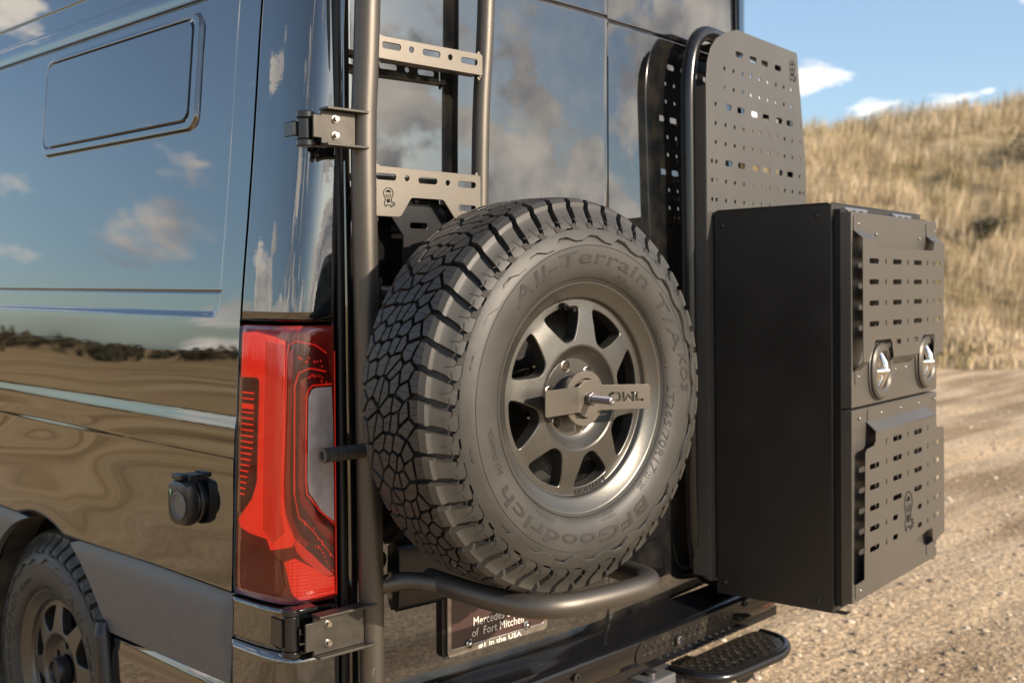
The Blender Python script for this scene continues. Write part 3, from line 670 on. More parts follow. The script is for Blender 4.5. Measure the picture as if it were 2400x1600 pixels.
for k in range(18):
    h_ = .011 if k == 2 else .0035
    w_ = .044 if k < 10 else .044 - (k - 9) * .0035
    patch('marker_slit', [(.018, zsl), (.018 + w_, zsl), (.018 + w_, zsl - h_), (.018, zsl - h_)], .0012, M['lamp_red'], .001)
    zsl -= .0124 if k != 2 else .0165
patch('light_channel', [(.158, 1.378), (.262, 1.358), (.288, 1.30), (.294, .905), (.285, .900), (.270, .905), (.182, .972), (.163, 1.028), (.156, 1.116)], -.0004, M['lamp_dark'])
def line_patch(name, pts, w, off, mat):
    L1 = []; L2 = []
    for i, p in enumerate(pts):
        a = Vector(pts[max(i - 1, 0)]); b = Vector(pts[min(i + 1, len(pts) - 1)]); d = (b - a).normalized(); n_ = Vector((-d.y, d.x)) * w / 2
        L1.append((p[0] + n_.x, p[1] + n_.y)); L2.append((p[0] - n_.x, p[1] - n_.y))
    patch(name, L1 + L2[::-1], off, mat, .0015, step=.5)
line_patch('red_edge_line', [(.156, 1.07), (.156, 1.35), (.160, 1.374), (.176, 1.382), (.215, 1.374), (.262, 1.356)], .0028, .0022, M['lamp_line'])
line_patch('red_edge_line', [(.156, 1.07), (.162, 1.026), (.182, .978), (.230, .930), (.288, .893)], .0028, .0022, M['lamp_line'])
line_patch('red_edge_line', [(.180, 1.07), (.1755, 1.29), (.183, 1.318), (.205, 1.326), (.262, 1.318)], .0035, .0020, M['lamp_line'])
line_patch('red_edge_line', [(.180, 1.07), (.190, 1.022), (.288, .930)], .0022, .0020, M['lamp_line'])
line_patch('red_edge_line', [(.284, 1.292), (.214, 1.291), (.205, 1.284), (.200, 1.268), (.2025, 1.096), (.206, 1.068), (.240, 1.034), (.292, 1.000)], .0035, .0026, M['lamp_line'])
patch('inner_red_band', [(.1585, 1.36), (.170, 1.366), (.1690, 1.10), (.174, 1.030), (.190, .990), (.215, .965), (.205, .958), (.182, .977), (.163, 1.028), (.1585, 1.10)], .0004, M['lamp_deep'])
patch('inner_red_band', [(.186, 1.30), (.198, 1.308), (.1975, 1.10), (.200, 1.066), (.240, 1.018), (.289, .975), (.289, .955), (.232, 1.000), (.194, 1.048), (.188, 1.09)], .0006, M['lamp_deep'])
patch('lower_smoked_panel', [(.020, .955), (.100, .945), (.150, .930), (.160, .880), (.150, .862), (.020, .862)], -.0006, M['lamp_smoke'])
line_patch('red_edge_line', [(.296, 1.36), (.297, .85)], .003, .0030, M['lamp_line'])
rg_ = random.Random(9)
for i in range(44):      # faceted glints in the channel
    t_ = rg_.random(); row = i % 4
    s_, z_ = ((.178 + .085 * t_, 1.352 - .02 * t_), (.20 + .07 * t_, 1.312 - .01 * t_), (.200 + .088 * t_, 1.016 - .083 * t_), (.21 + .075 * t_, .985 - .075 * t_))[row]
    z_ += rg_.uniform(-.006, .006)
    patch('channel_facet', [(s_, z_), (s_ + .0035, z_ - .002), (s_ + .003, z_ - .0055), (s_ - .001, z_ - .003)], .0014, M['lamp_line'], .001)
patch('side_optic', [(.094, 1.380), (.148, 1.374), (.150, 1.20), (.150, 1.03), (.160, .99), (.13, .965), (.100, .99)], .0011, M['lamp_optic'])
patch('reverse_lamp', [(.205, 1.266), (.212, 1.282), (.225, 1.286), (.284, 1.286), (.290, 1.216), (.292, 1.005), (.249, 1.030), (.212, 1.070), (.207, 1.096)], .0015, M['lamp_clear'])
for k in range(6):       # ribs that follow the lamp's outline
    a = .004 + k * .0105
    line_patch('lamp_rib', [(.207 + a, 1.09), (.206 + a, 1.264 - a * .5), (.214 + a * .9, 1.280 - a * .8), (.284, 1.284 - a)][: 4 if a < .05 else 3], .0016, .0034, M['lamp_clear'])
    line_patch('lamp_rib', [(.207 + a, 1.09), (.213 + a, 1.07 + a * .1), (min(.250 + a * .8, .285), 1.034 + a * .2)], .0016, .0034, M['lamp_clear'])
patch('lower_reflector', [(.160, .930), (.183, .938), (.207, .924), (.273, .890), (.292, .889), (.294, .852), (.237, .850), (.195, .851), (.182, .860), (.176, .872)], .0010, M['lamp_prism'])
patch('light_wedge', [(.178, .976), (.190, .968), (.286, .892), (.258, .893), (.205, .930), (.187, .952)], .0018, M['lamp_line'])
sweep('outer_lens', .8435, 1.411, M['lens'], .0062, 30, lamp, 0.004, .298, 0.0)

# bumper corner under the lamp
sweep('bumper_corner', .7475, .833, M['paint_pillar'], .004, 10)
sweep('bumper_corner_lower', .30, .742, M['paint_pillar'], .006, 20)

# cladding along the sill
def clad(name, poly, x_out, th, mat, bulge=.0):
    inn = []
    ys = [p[0] for p in poly]; zs = [p[1] for p in poly]
    y = min(ys) + .02
    while y < max(ys):
        z = min(zs) + .015
        while z < max(zs):
            c = False
            for i in range(len(poly)):
                a = poly[i]; b = poly[(i + 1) % len(poly)]
                if (a[1] > z) != (b[1] > z) and y < (b[0] - a[0]) * (z - a[1]) / (b[1] - a[1]) + a[0]: c = not c
            if c: inn.append((y, z))
            z += .02
        y += .04
    f = lambda y, z, d: (x_out - bulge * float(1 - smooth(0, .05, abs(max(zs) - z))) * 0 + .012 * float(smooth(max(zs) - .035, max(zs) + .01, z)) - .006 * float(np.sin((z - min(zs)) / (max(zs) - min(zs)) * pi)) + d, y, z)
    mb = MB(); mb.plate(poly, [], f, th, inner=inn); mb.sm = [True] * len(mb.f)
    return make(name, mb, mat, van, FV, angle=35)
arcp = [(ARC_Y - (ARC_R - .02) * cos(radians(a)), ARC_Z + (ARC_R - .02) * sin(radians(a))) for a in np.linspace(66, 28, 10)]
clad('rear_side_cladding', [(2.004, .8375), (2.40, .8395), (2.70, .8385)] + arcp + [(2.565, .628), (2.30, .632), (2.010, .638)], 1.238, .02, M['plastic'])
clad('lower_sill', [(2.010, .634), (2.30, .6285), (2.56, .624), (2.55, .34), (2.010, .34)], 1.240, .02, M['paint'])
arcf = [(ARC_Y + (ARC_R - .02) * cos(radians(a)), ARC_Z + (ARC_R - .02) * sin(radians(a))) for a in np.linspace(10, 77, 14)]
clad('front_side_cladding', [(4.5, .30), (4.5, .853), (3.30, .853)] + arcf[::-1], 1.236, .02, M['plastic'])
# bright reflection lip between paint and cladding is left to the sky; mud flap behind the wheel
mb = MB(); mb.tube(bez([((1.246, 2.600, .660), 0), ((1.232, 2.590, .635), .03), ((1.226, 2.545, .36), .05), ((1.23, 2.50, .22), 0)]), [.006, .012] + [.021] * 3 + [.024] * 12, 16)
mb.v = [(1.255 + (v[0] - 1.255) * 1.0, v[1], v[2]) for v in mb.v]; mb.box((1.262, 2.455, .22), (1.50, 2.472, .625)); make('mud_flap', mb, M['plastic_black'], van, FV)
# wheel well
mb = MB(); rr_ = ARC_R + .004
mb.loft([[(x, ARC_Y - rr_ * cos(a), ARC_Z + rr_ * sin(a)) for a in np.linspace(-.5, pi + .5, 40)] for x in (1.272, 1.45, 1.72)], closed=False, caps=False)
mb.loft([[(1.72, ARC_Y - r_ * cos(a), ARC_Z + r_ * sin(a)) for a in np.linspace(-.5, pi + .5, 40)] for r_ in (rr_, .02)], closed=False, caps=False)
make('wheel_arch_liner', mb, PB('dusty_arch_liner', (.03, .028, .024), .85, var=(12, (.085, .07, .05), .4, .65), bump=(30, .01, .5)), van, FV)
mb = MB(); mb.box((1.45, 2.2, .18), (3.0, 5.2, .52)); make('underbody', mb, M['core'], van, FV)

# shore power inlet on the flank
inl = empty('power_inlet', FV, (1.245, 2.165, 1.02), parent=van)
CY, CZ = 2.163, 1.016
mb = MB(); mb.lathe([(0, .051), (.008, .051), (.011, .048), (.012, .041), (.024, .041), (.026, .0005)], (1.249, CY, CZ), (-1, 0, 0), 40)
mb.box((1.222, CY - .022, CZ + .040), (1.250, CY + .022, CZ + .060)); make('inlet_base', mb, M['plastic_black'], inl, FV, bev=.002)
lidp = chaikin([(CY - .036, CZ + .050), (CY + .036, CZ + .050), (CY + .045, CZ + .028), (CY + .045, CZ - .024), (CY + .032, CZ - .052), (CY - .034, CZ - .052), (CY - .044, CZ - .024), (CY - .044, CZ + .028)], 2)
mb = MB()
def scl(p, k, c=(CY, CZ)): return [(c[0] + (y - c[0]) * k, c[1] + (z - c[1]) * k) for y, z in p]
mb.loft([[(x, y, z) for y, z in scl(lidp, k)] for x, k in ((1.229, .98), (1.226, 1.0), (1.216, 1.0), (1.206, .93), (1.203, .80))])
make('inlet_lid', mb, M['plastic_black'], inl, FV, angle=30)
mb = MB(); mb.box((1.205, CY - .014, CZ + .050), (1.226, CY + .026, CZ + .062)); make('inlet_latch', mb, M['plastic_black'], inl, FV, bev=.003)
mb = MB(); mb.lathe([(0, .030), (.003, .030), (.004, .027), (.001, .025), (.0005, .0005)], (1.203, CY - .012, CZ - .004), (-1, 0, 0), 30); make('inlet_ring', mb, M['plastic'], inl, FV)
a_, b_ = 1.2015, 1.204
mb = MB(); mb.add([(a_, CY + .030, CZ + .028), (a_, CY + .018, CZ + .028), (a_, CY + .024, CZ + .014), (b_, CY + .030, CZ + .028), (b_, CY + .018, CZ + .028), (b_, CY + .024, CZ + .014)], [(0, 1, 2), (3, 5, 4), (0, 3, 4, 1), (1, 4, 5, 2), (2, 5, 3, 0)]); make('inlet_arrow', mb, M['green'], inl, FV)

# ------------------------------------------------------------------ rear doors
def crown(u, c=.115, R=.42): return .0830 * (R * R - (u - c) ** 2)
def door(name, F, u0, u1, z0, z1, base_n, c, mat, seamz, cols=60):
    us = np.linspace(u0, u1, cols); zs = refine(z0, z1, .02, [(seamz, .01, .0015)])
    U, Z = np.meshgrid(us, zs)
    n = base_n + crown(U, c) - .012 * np.maximum(Z - 1.0, 0) - .006 * smooth(seamz + .004, seamz - .002, Z) * 0
    n = n - .007 * np.exp(-((Z - seamz) / .0028) ** 2) + .0006 * np.sin(U * 9 + Z * 4) * smooth(1.2, .9, Z)
    e = np.minimum(U - u0, u1 - U); n = n - .006 * (1 - smooth(0, .010, e)); n = n - .006 * (1 - smooth(0, .012, Z - z0))
    P = np.stack([U, -n, Z], -1); l = P[:, :1].copy(); l[..., 1] += .03; r = P[:, -1:].copy(); r[..., 1] += .03
    P = np.concatenate([l, P, r], 1); b = P[:1].copy(); b[..., 1] += .03
    return grid_mesh(name, np.concatenate([b, P], 0), mat, van, F)
door_l = door('rear_door', FL, -.293, .533, .592, 2.62, -.41, .12, M['paint_rear'], 2.180)
door_r = door('rear_door', FR, .003, .752, .592, 2.62, 0.0, .42, M['paint_rear'], 2.191)
mb = MB(); mb.tube([(-.3035, .408, .62), (-.3035, .412, 1.3), (-.3035, .42, 2.6)], .0085, 10); mb.tube([(-.318, .414, .62), (-.318, .418, 1.3), (-.318, .43, 2.6)], .0035, 8)
make('door_seal', mb, M['seal'], van, FL)
# right rear corner strip
mb = MB(); mb.loft([[(.756, .03, z), (.756, -.002 - .002, z), (.80, .004, z), (.86, .03, z), (.90, .09, z), (.915, .30, z)] for z in (.62, 1.4, 2.62)], closed=False, caps=False); make('far_rear_pillar', mb, M['paint_pillar'], van, FR)
# number plate light bar across both doors
def mould(name, F, u0, u1, n0):
    mb = MB(); prof = [(n0, .800), (n0 + .012, .786), (n0 + .024, .800), (n0 + .028, .860), (n0 + .026, .925), (n0 + .012, .935), (n0, .938)]
    if name: 
        rings = []
        for k in range(25):
            u = u0 + (u1 - u0) * k / 24; e = min((u - u0), (u1 - u)) if F is None else 1
            rings.append([(u, -(n + crown(u, .12 if F is FL else .42)), z) for n, z in prof])
        mb.loft(rings); make(name, mb, M['black_gloss_metal'], van, F)
mould('light_bar', FL, -.18, .532, -.413)
mould('light_bar', FR, .004, .24, -.003)

FLP = FL @ Matrix.Translation((-.0113, -.014, .0063))
# number plate
pl = empty('licence_plate', FLP, (.123, .40, .645), parent=van)
PN = .3985
mb = MB(); mb.plate(rrect(-.0335, .6475, .2815, .8075, .012, 4), [rrect(-.022, .6655, .268, .796, .006, 3)], lambda u, z, d: (u, PN - .004 + d, z), .006); make('plate_frame', mb, M['plate_frame'], pl, FLP, bev=.0012)
mb = MB(); mb.box((-.026, PN - .0005, .662), (.272, PN + .002, .80)); make('plate_face', mb, M['plate_face'], pl, FLP)
mb = MB(); mb.box((-.045, PN + .002, .655), (-.030, PN + .02, .80)); mb.box((-.04, PN + .0025, .65), (.275, PN + .012, .80)); make('plate_bracket', mb, M['black_metal'], pl, FLP)
def flat_text(body, u0, z0, width, height, y, mat, parent, F, name='lettering', off=0.0, ex=.0006, serif=False):
    v, f = text_mesh(body, 1.0, .5, off, 1.04); xs = [p[0] for p in v]; ys = [p[1] for p in v]; x0, x1 = min(xs), max(xs); y0, y1 = min(ys), max(ys)
    mb = MB(); mb.add([(u0 + (p[0] - x0) / (x1 - x0) * width, y + (-p[2] * 2) * ex, z0 + (p[1] - y0) / (y1 - y0) * height) for p in v], f)
    return make(name, mb, mat, parent, F)
flat_text('Mercedes-Benz', .045, .7045, .152, .0205, PN - .0018, M['white_text'], pl, FLP, off=.0)
flat_text('of  Fort Mitchell', .040, .6800, .163, .0190, PN - .0018, M['white_text'], pl, FLP, off=.0)
flat_text('#1 in the USA', .056, .6500, .136, .0125, PN - .0052, M['white_text'], pl, FLP, off=.022)
mb = MB(); mb.lathe([(0, .021), (.001, .021), (.001, .018), (0, .018)], (.120, PN - .001, .752), (0, -1, 0), 30)
for a in (90, 210, 330): mb.tube([(.120, PN - .0015, .752), (.120 + .02 * cos(radians(a)), PN - .0015, .752 + .02 * sin(radians(a)))], .0012, 6)
make('plate_star', mb, M['white_text'], pl, FLP)
for (u, z) in ((.030, .668), (.211, .672)):
    mb = MB(); mb.lathe([(0, .0105), (.003, .0105), (.004, .009)], (u, PN - .004, z), (0, -1, 0), 20); mb.dome((u, PN - .007, z), (0, -1, 0), .006, .004); make('plate_screw', mb, M['chrome'], pl, FLP)

# bumper
bp = empty('rear_bumper', FV, (2.3, 1.7, .45), parent=van)
def bprof(x):
    k = float(smooth(2.90, 3.06, x)); kl = float(smooth(1.62, 1.38, x)); dy_ = .10 * k * k + .12 * kl
    return [(x, 1.765 + dy_, .600), (x, 1.735 + dy_, .590), (x, 1.69 + dy_, .582), (x, 1.668 + dy_, .579), (x, 1.660 + dy_, .575), (x, 1.656 + dy_, .568), (x, 1.657 + dy_, .555), (x, 1.662 + dy_, .53), (x, 1.672 + dy_, .505), (x, 1.690 + dy_, .490), (x, 1.76 + dy_, .475)]
xs_ = list(np.linspace(1.385, 2.86, 30)) + list(np.linspace(2.88, 3.07, 12))
mb = MB(); mb.loft([bprof(x) for x in xs_], closed=False, caps=False); mb.box((1.5, 1.70, .46), (3.0, 1.80, .49)); make('bumper_skin', mb, M['paint_bumper'], bp, FV, angle=60)
def diamonds(mb, f, u0, u1, v0, v1, st, h, inside):
    i = 0; v = v0
    while v < v1:
        u = u0 + (st * .5 if i % 2 else 0)
        while u < u1:
            if inside(u, v):
                a = 45 if (int(round((u - u0) / (st * .5))) % 2) else -45; d = Vector((cos(radians(a)), sin(radians(a)))); n_ = Vector((-d.y, d.x)); l = st * .34; w = st * .11
                q = [(u + d.x * l, v + d.y * l), (u + n_.x * w, v + n_.y * w), (u - d.x * l, v - d.y * l), (u - n_.x * w, v - n_.y * w)]
                mb.add([f(a_, b_, 0) for a_, b_ in q] + [f(u, v, h)], [(0, 1, 4), (1, 2, 4), (2, 3, 4), (3, 0, 4)])
            u += st
        v += st * .5; i += 1
def step_pad(x0, x1, zc_, hh):
    p = rrect(x0, zc_ - hh, x1, zc_ + hh, hh * .92, 6); f = lambda x, z, d: (x, 1.6545 + .10 * max(0, .558 - z) * 1.6 + d, z)
    mb = MB(); mb.plate(p, [], f, .012)
    ins = lambda x, z: x0 + .02 < x < x1 - .02 and abs(z - zc_) < hh - .008
    diamonds(mb, lambda a, b, h: f(a, b, -h), x0 + .02, x1 - .02, zc_ - hh + .008, zc_ + hh - .006, .026, .003, ins)
    make('step_pad', mb, M['diamond'], bp, FV)
step_pad(2.215, 2.675, .538, .031)
mb = MB(); mb.lathe([(0, .013), (.006, .013), (.007, .009), (.002, .008), (.002, .0003)], (2.40, 1.655, .534), (0, -1, 0), 24); make('pad_bolt', mb, M['stud'], bp, FV)
mb = MB(); mb.lathe([(0, .011), (.005, .011), (.006, .007), (.002, .006), (.002, .0003)], (2.738, 1.656, .562), (0, -1, 0), 24); make('parking_sensor', mb, M['plastic_black'], bp, FV)
mb = MB(); mb.lathe([(0, .012), (.004, .012), (.005, .007), (.002, .006), (.002, .0003)], (1.97, 1.655, .545), (0, -1, 0), 24); make('parking_sensor', mb, M['plastic_black'], bp, FV)
mb = MB(); mb.box((2.86, 1.664, .520), (2.98, 1.70, .565)); make('bumper_reflector', mb, M['red_reflector'], bp, FV, bev=.003)

# hinges between van and ladder bracket
def hinge(F, u, z0, z1, v, name='door_hinge'):
    mb = MB(); mb.cyl((u, v, z0), (u, v, z1), .0165, 20); mb.cyl((u, v, z0 - .014), (u, v, z0 - .001), .0185, 20); mb.cyl((u, v, z1 + .001), (u, v, z1 + .014), .0185, 20)
    mb.box((u - .002, v - .012, z1 + .002), (u + .055, v + .018, z1 + .011)); mb.box((u - .002, v - .012, z0 - .011), (u + .055, v + .018, z0 - .002))
    mb.box((u - .024, v + .004, z0 + .006), (u - .016, v + .040, z1 - .006)); mb.box((u - .024, v + .004, z0 + .006), (u, v + .012, z1 - .006))
    make(name, mb, M['black_gloss_metal'], van, F, bev=.0018)
hinge(FL, -.409, 1.782, 1.822, .370)
hinge(FL, -.447, .768, .838, .380)

# ================================================================== ladder with tyre carrier (left door frame; v = .35 is the leg plane)
lad = empty('rear_ladder', FL, (-.13, .35, .45), 'dark textured tubular ladder with slotted plate rungs bolted to the left rear door hinges', 'ladder')
V0 = .350
mb = MB(); mb.tube(bez([((-.272, V0, .40), 0), ((-.274, V0, .85), 0), ((-.280, V0, 1.40), .3), ((-.287, V0, 1.80), .14), ((-.279, V0 - .004, 1.96), .12), ((-.262, V0 - .010, 2.62), 0)]), .0262, 32); make('left_leg', mb, M['powder'], lad, FL)
mb = MB(); mb.tube(bez([((.022, V0, .90), 0), ((.026, V0, 1.66), .1), ((.030, V0, 1.89), .12), ((.040, V0 - .004, 2.04), .12), ((.056, V0 - .010, 2.62), 0)]), .0195, 28); make('right_leg', mb, M['powder'], lad, FL)
def weld(u, v, z0, z1, side=1, r=.0062):
    mb = MB(); n = int((z1 - z0) / .0068)
    for k in range(n + 1):
        z = z0 + (z1 - z0) * k / n; e = min(k, n - k)
        c = (u + side * (.006 if e == 0 else (.002 if e == 1 else 0)), v, z); rr = r * (.8 if e == 0 else 1)
        mb.lathe([(-rr * .55, rr * .5), (-rr * .35, rr), (rr * .2, rr * 1.08), (rr * .5, rr * .6)], c, (0, .15, 1), 10)
    return mb
def rung(u0, u1, z0, z1, poly, holes, dep=.034, th=.0035):
    mb = MB(); f = lambda u, z, d: (u, V0 - .0225 + d, z); mb.plate(poly, holes, f, th)
    mb.box((u0 + .004, V0 - .0225 + th, z1 - th - .0005), (u1 - .004, V0 - .0225 + dep, z1 - .0005)); return mb
r1 = [(-.262, 1.954), (.016, 1.954), (.016, 1.996), (.012, 2.000), (-.250, 2.000), (-.262, 2.004)]
h1 = [slot(-.2295, 1.982, .047, .0125), hole(-.179, 1.982, .0062), slot(-.126, 1.982, .047, .0125), hole(-.075, 1.981, .0062), slot(-.022, 1.980, .047, .0125)]
mb = rung(-.262, .016, 1.954, 2.000, r1, h1); mb.box((-.256, V0 - .019, 1.9545), (.012, V0 + .012, 1.958))
rg = make('rung', mb, M['powder_plate'], lad, FL, bev=.0009)
make('weld_bead', weld(-.2635, V0 - .014, 1.950, 2.006), M['powder'], rg, FL); make('weld_bead', weld(.0190, V0 - .014, 1.950, 2.002, -1, .005), M['powder'], rg, FL)
r2 = [(-.270, 1.636), (-.212, 1.636), (-.206, 1.640), (-.183, 1.674), (-.178, 1.677), (-.098, 1.677), (-.093, 1.674), (-.063, 1.637), (.010, 1.637), (.010, 1.732), (.006, 1.736), (-.258, 1.738), (-.270, 1.743)]
h2 = [slot(-.245, 1.7165, .050, .0125), hole(-.192, 1.7165, .0060), slot(-.137, 1.715, .050, .0125), hole(-.083, 1.714, .0060), slot(-.0295, 1.7135, .050, .0125), slot(-.0285, 1.6625, .049, .0125)]
mb = rung(-.27, .01, 1.636, 1.7365, r2, h2)
rg2 = make('rung', mb, M['powder_plate'], lad, FL, bev=.0009)
make('weld_bead', weld(-.2705, V0 - .014, 1.632, 1.744), M['powder'], rg2, FL); make('weld_bead', weld(.0125, V0 - .014, 1.636, 1.738, -1, .005), M['powder'], rg2, FL)
def fm_l(cx, cz, s, y): return lambda a, b, h: (cx + a * s, y + h, cz + b * s)
mb = MB(); emblem(mb, fm_l(-.2405, 1.675, .040, V0 - .0227)); make('emblem', mb, M['logo'], rg2, FL)
# hexagonal carrier tab seen through the notch
mb = MB(); mb.plate([(-.212, 1.642), (-.178, 1.690), (-.092, 1.690), (-.060, 1.642), (-.088, 1.600), (-.088, 1.50), (-.178, 1.50), (-.178, 1.600)], [slot(-.137, 1.622, .046, .012), slot(-.132, 1.672, .046, .008)], lambda u, z, d: (u, V0 + .010 + d, z), .005)
make('carrier_tab', mb, M['black_metal'], lad, FL, bev=.001)
# lower rungs and carrier frame behind the wheel
mb = MB(); mb.tube([(-.25, V0, 1.482), (.01, V0, 1.482)], .0125, 16); make('cross_tube', mb, M['powder'], lad, FL)
make('weld_bead', weld(-.2555, V0 - .006, 1.462, 1.505), M['powder'], lad, FL)
mb = MB(); mb.tube([(-.25, V0, 1.10), (.01, V0, 1.10)], .0125, 16); mb.box((-.18, V0 - .03, 1.02), (-.09, V0 - .022, 1.52)); mb.box((-.18, V0 - .028, 1.20), (.10, V0 - .02, 1.34))
mb.cyl((0, V0 - .03, 1.271), (0, .17, 1.271), .055, 32); make('carrier_frame', mb, M['black_metal'], lad, FL, bev=.002)
# wheel hoop: arm from the left leg, then a bar under the tyre
arm = [((-.262, V0, .868), 0), ((-.20, V0 - .02, .874), .05), ((-.165, V0 - .10, .872), 0)]
mb = MB(); mb.tube(bez(arm), .0195, 24); make('hoop_arm', mb, M['powder'], lad, FL)
make('weld_bead', weld(-.2450, V0 - .020, .846, .892, 1, .0055), M['powder'], lad, FL)
hoop = [((-.160, .30, .874), 0), ((-.162, .13, .873), .10), ((-.125, -.015, .871), .16), ((.045, -.035, .869), .2), ((.200, -.03, .869), .10), ((.215, .10, .869), .12), ((.20, .34, .873), 0)]
mb = MB(); mb.tube(bez(hoop, 10), .0240, 32); make('tyre_hoop', mb, M['powder'], lad, FL)
# hinge brackets with bolts
def bracket(u0, u1, z0, z1, us, name='hinge_bracket'):
    mb = MB(); v = V0 - .010
    notch = [(u0, z0 + .006), (u0 + .018, z0 + .006), (u0 + .018, z0 - .004), (u0 + .030, z0 - .004), (u1, z0 - .004), (u1, z1 + .004), (u0 + .018, z1 + .004), (u0 + .018, z1 - .006), (u0, z1 - .006)]
    mb.plate(notch, [], lambda u, z, d: (u, v + d, z), .005)
    mb.box((u0 + .020, v - .020, z1 + .0045), (u1 + .02, v + .012, z1 + .0095)); mb.box((u0 + .020, v - .020, z0 - .0095), (u1 + .02, v + .012, z0 - .0045))
    b = make(name, mb, M['bracket'], lad, FL, bev=.0008)
    for z in (z0 + (z1 - z0) * .23, z0 + (z1 - z0) * .80):
        mb = MB(); mb.lathe([(0, .0075), (.0015, .0075)], (us, v, z), (0, -1, 0), 20); mb.cyl((us, v - .001, z), (us, v - .010, z), .0052, 16)
        mb.lathe([(.0101, .0052), (.0101, .0028), (.006, .0026), (.006, .0002)], (us, v, z), (0, -1, 0), 12, smooth=False); mb.lathe([(.0015, .0075), (.002, .0005)], (us, v, z), (0, -1, 0), 20); make('bolt', mb, M['steel'], b, FL)
bracket(-.409, -.312, 1.778, 1.834, -.360)
bracket(-.438, -.300, .764, .832, -.388)
# short knurled foot peg
mb = MB(); mb.tube([(-.268, .335, .862 + .297), (-.292, .335, 1.159)], [.021, .019], 20); mb.lathe([(.0, .022), (.004, .0235), (.010, .020)], (-.296, .335, 1.159), (1, 0, 0), 20)
pts = []; L0, L1 = -.300, -.398
prof = []
for k in range(21):
    t = k / 20; prof.append((L0 + (L1 - L0) * t, .0105))
mb2 = MB()
for a, b_ in ((-.302, -.322), (-.3245, -.346), (-.3485, -.370), (-.3725, -.391)):
    mb2.cyl((a, .335, 1.159), (b_, .335, 1.159), .0150, 24); mb2.cyl((b_, .335, 1.159), (b_ - .003, .335, 1.159), .0125, 20)
mb2.lathe([(0, .0150), (.006, .0155), (.0065, .009), (.001, .0082), (.001, .0002)], (-.3935, .335, 1.159), (-1, 0, 0), 24)
make('foot_peg', mb2, PB('knurled_black_metal', (.085, .080, .074), .35, metal=.5, bump=[(1300, .001, .9)]), lad, FL); make('peg_boss', mb, M['powder'], lad, FL)
for (z, w) in ((.700, .004), (.690, .0026), (.694, .003)):
    c = Vector((-.2735 - .0185 + w, V0 - .0190 - w * .6, z)); mb = MB(); mb.add([c, c + Vector((w, -w, .002)), c + Vector((w * 1.2, -w, .007)), c + Vector((.0004, 0, .004)), c + Vector((.001, .001, .003))], [(0, 1, 2, 3), (0, 4, 1), (1, 4, 2), (2, 4, 3), (3, 4, 0)]); make('paint_chip', mb, M['steel'], lad, FL)
mb = MB(); mb.add([(-.262, V0 - .0268, .462 + .20), (-.256, V0 - .0268, .668), (-.259, V0 - .0268, .676), (-.264, V0 - .0266, .668)], [(0, 1, 2, 3)]); mb.add([(-.270, V0 - .0268, .645), (-.264, V0 - .0268, .650), (-.268, V0 - .0268, .652)], [(0, 1, 2)])
# ================================================================== wheel meshes (local: axis +n = -Y, up = Z, centre at the lip plane)
NC = -.116
TOPD = np.array([0, .04, .070, .0840, .0880, .0965, .0978, .1165, .1275, .1325]); TOPR = np.array([.4025, .4018, .4002, .3985, .3940, .3885, .3828, .3600, .3365, .3200])
BOTD = np.array([0, .04, .066, .0790, .090, .101, .112, .1235, .1310]); BOTR = np.array([.3895, .3880, .3840, .3790, .3700, .3560, .3420, .3270, .3190])
# arc length tables
def table(D, R):
    s = [0]
    for i in range(1, len(D)): s.append(s[-1] + hypot(D[i] - D[i - 1], R[i] - R[i - 1]))
    return np.array(s)
ST = table(TOPD, TOPR); SB = table(BOTD, BOTR) * ST[-1] / table(BOTD, BOTR)[-1]
def tpt(th, s, top=True, h=0):
    a = abs(s); sg = 1 if s >= 0 else -1
    if top: d = np.interp(a, ST, TOPD); r = np.interp(a, ST, TOPR)
    else: d = np.interp(a, SB, BOTD); r = np.interp(a, SB, BOTR)
    return (sin(th) * (r + h), -(NC + sg * d), cos(th) * (r + h))
RC = .4025; NP = 24; PITCH_L = 2 * pi * RC / NP; NREP = 4
def clip(poly, nx, nz_, c):
    o = []; k = len(poly)
    for i in range(k):
        a = poly[i]; b = poly[(i + 1) % k]; da = a[0] * nx + a[1] * nz_ - c; db = b[0] * nx + b[1] * nz_ - c
        if da <= 0: o.append(a)
        if (da < 0 < db) or (db < 0 < da): t = da / (da - db); o.append((a[0] + (b[0] - a[0]) * t, a[1] + (b[1] - a[1]) * t))
    return o
def block(mb, poly, mi=0, taper=.0011, drop=0):
    if len(poly) < 3: return
    k = len(poly); cx = sum(p[0] for p in poly) / k; cz = sum(p[1] for p in poly) / k
    top = [tpt(p[0] / RC, p[1]) for p in poly]
    base = [tpt((cx + (p[0] - cx) * (1 + taper / max(.004, hypot(p[0] - cx, p[1] - cz)))) / RC, cz + (p[1] - cz) * (1 + taper / max(.004, hypot(p[0] - cx, p[1] - cz))), False) for p in poly]
    c = tpt(cx / RC, cz)
    mb.add(top + base + [c], [(i, (i + 1) % k, 2 * k) for i in range(k)] + [(i, k + i, k + (i + 1) % k, (i + 1) % k) for i in range(k)], mi)
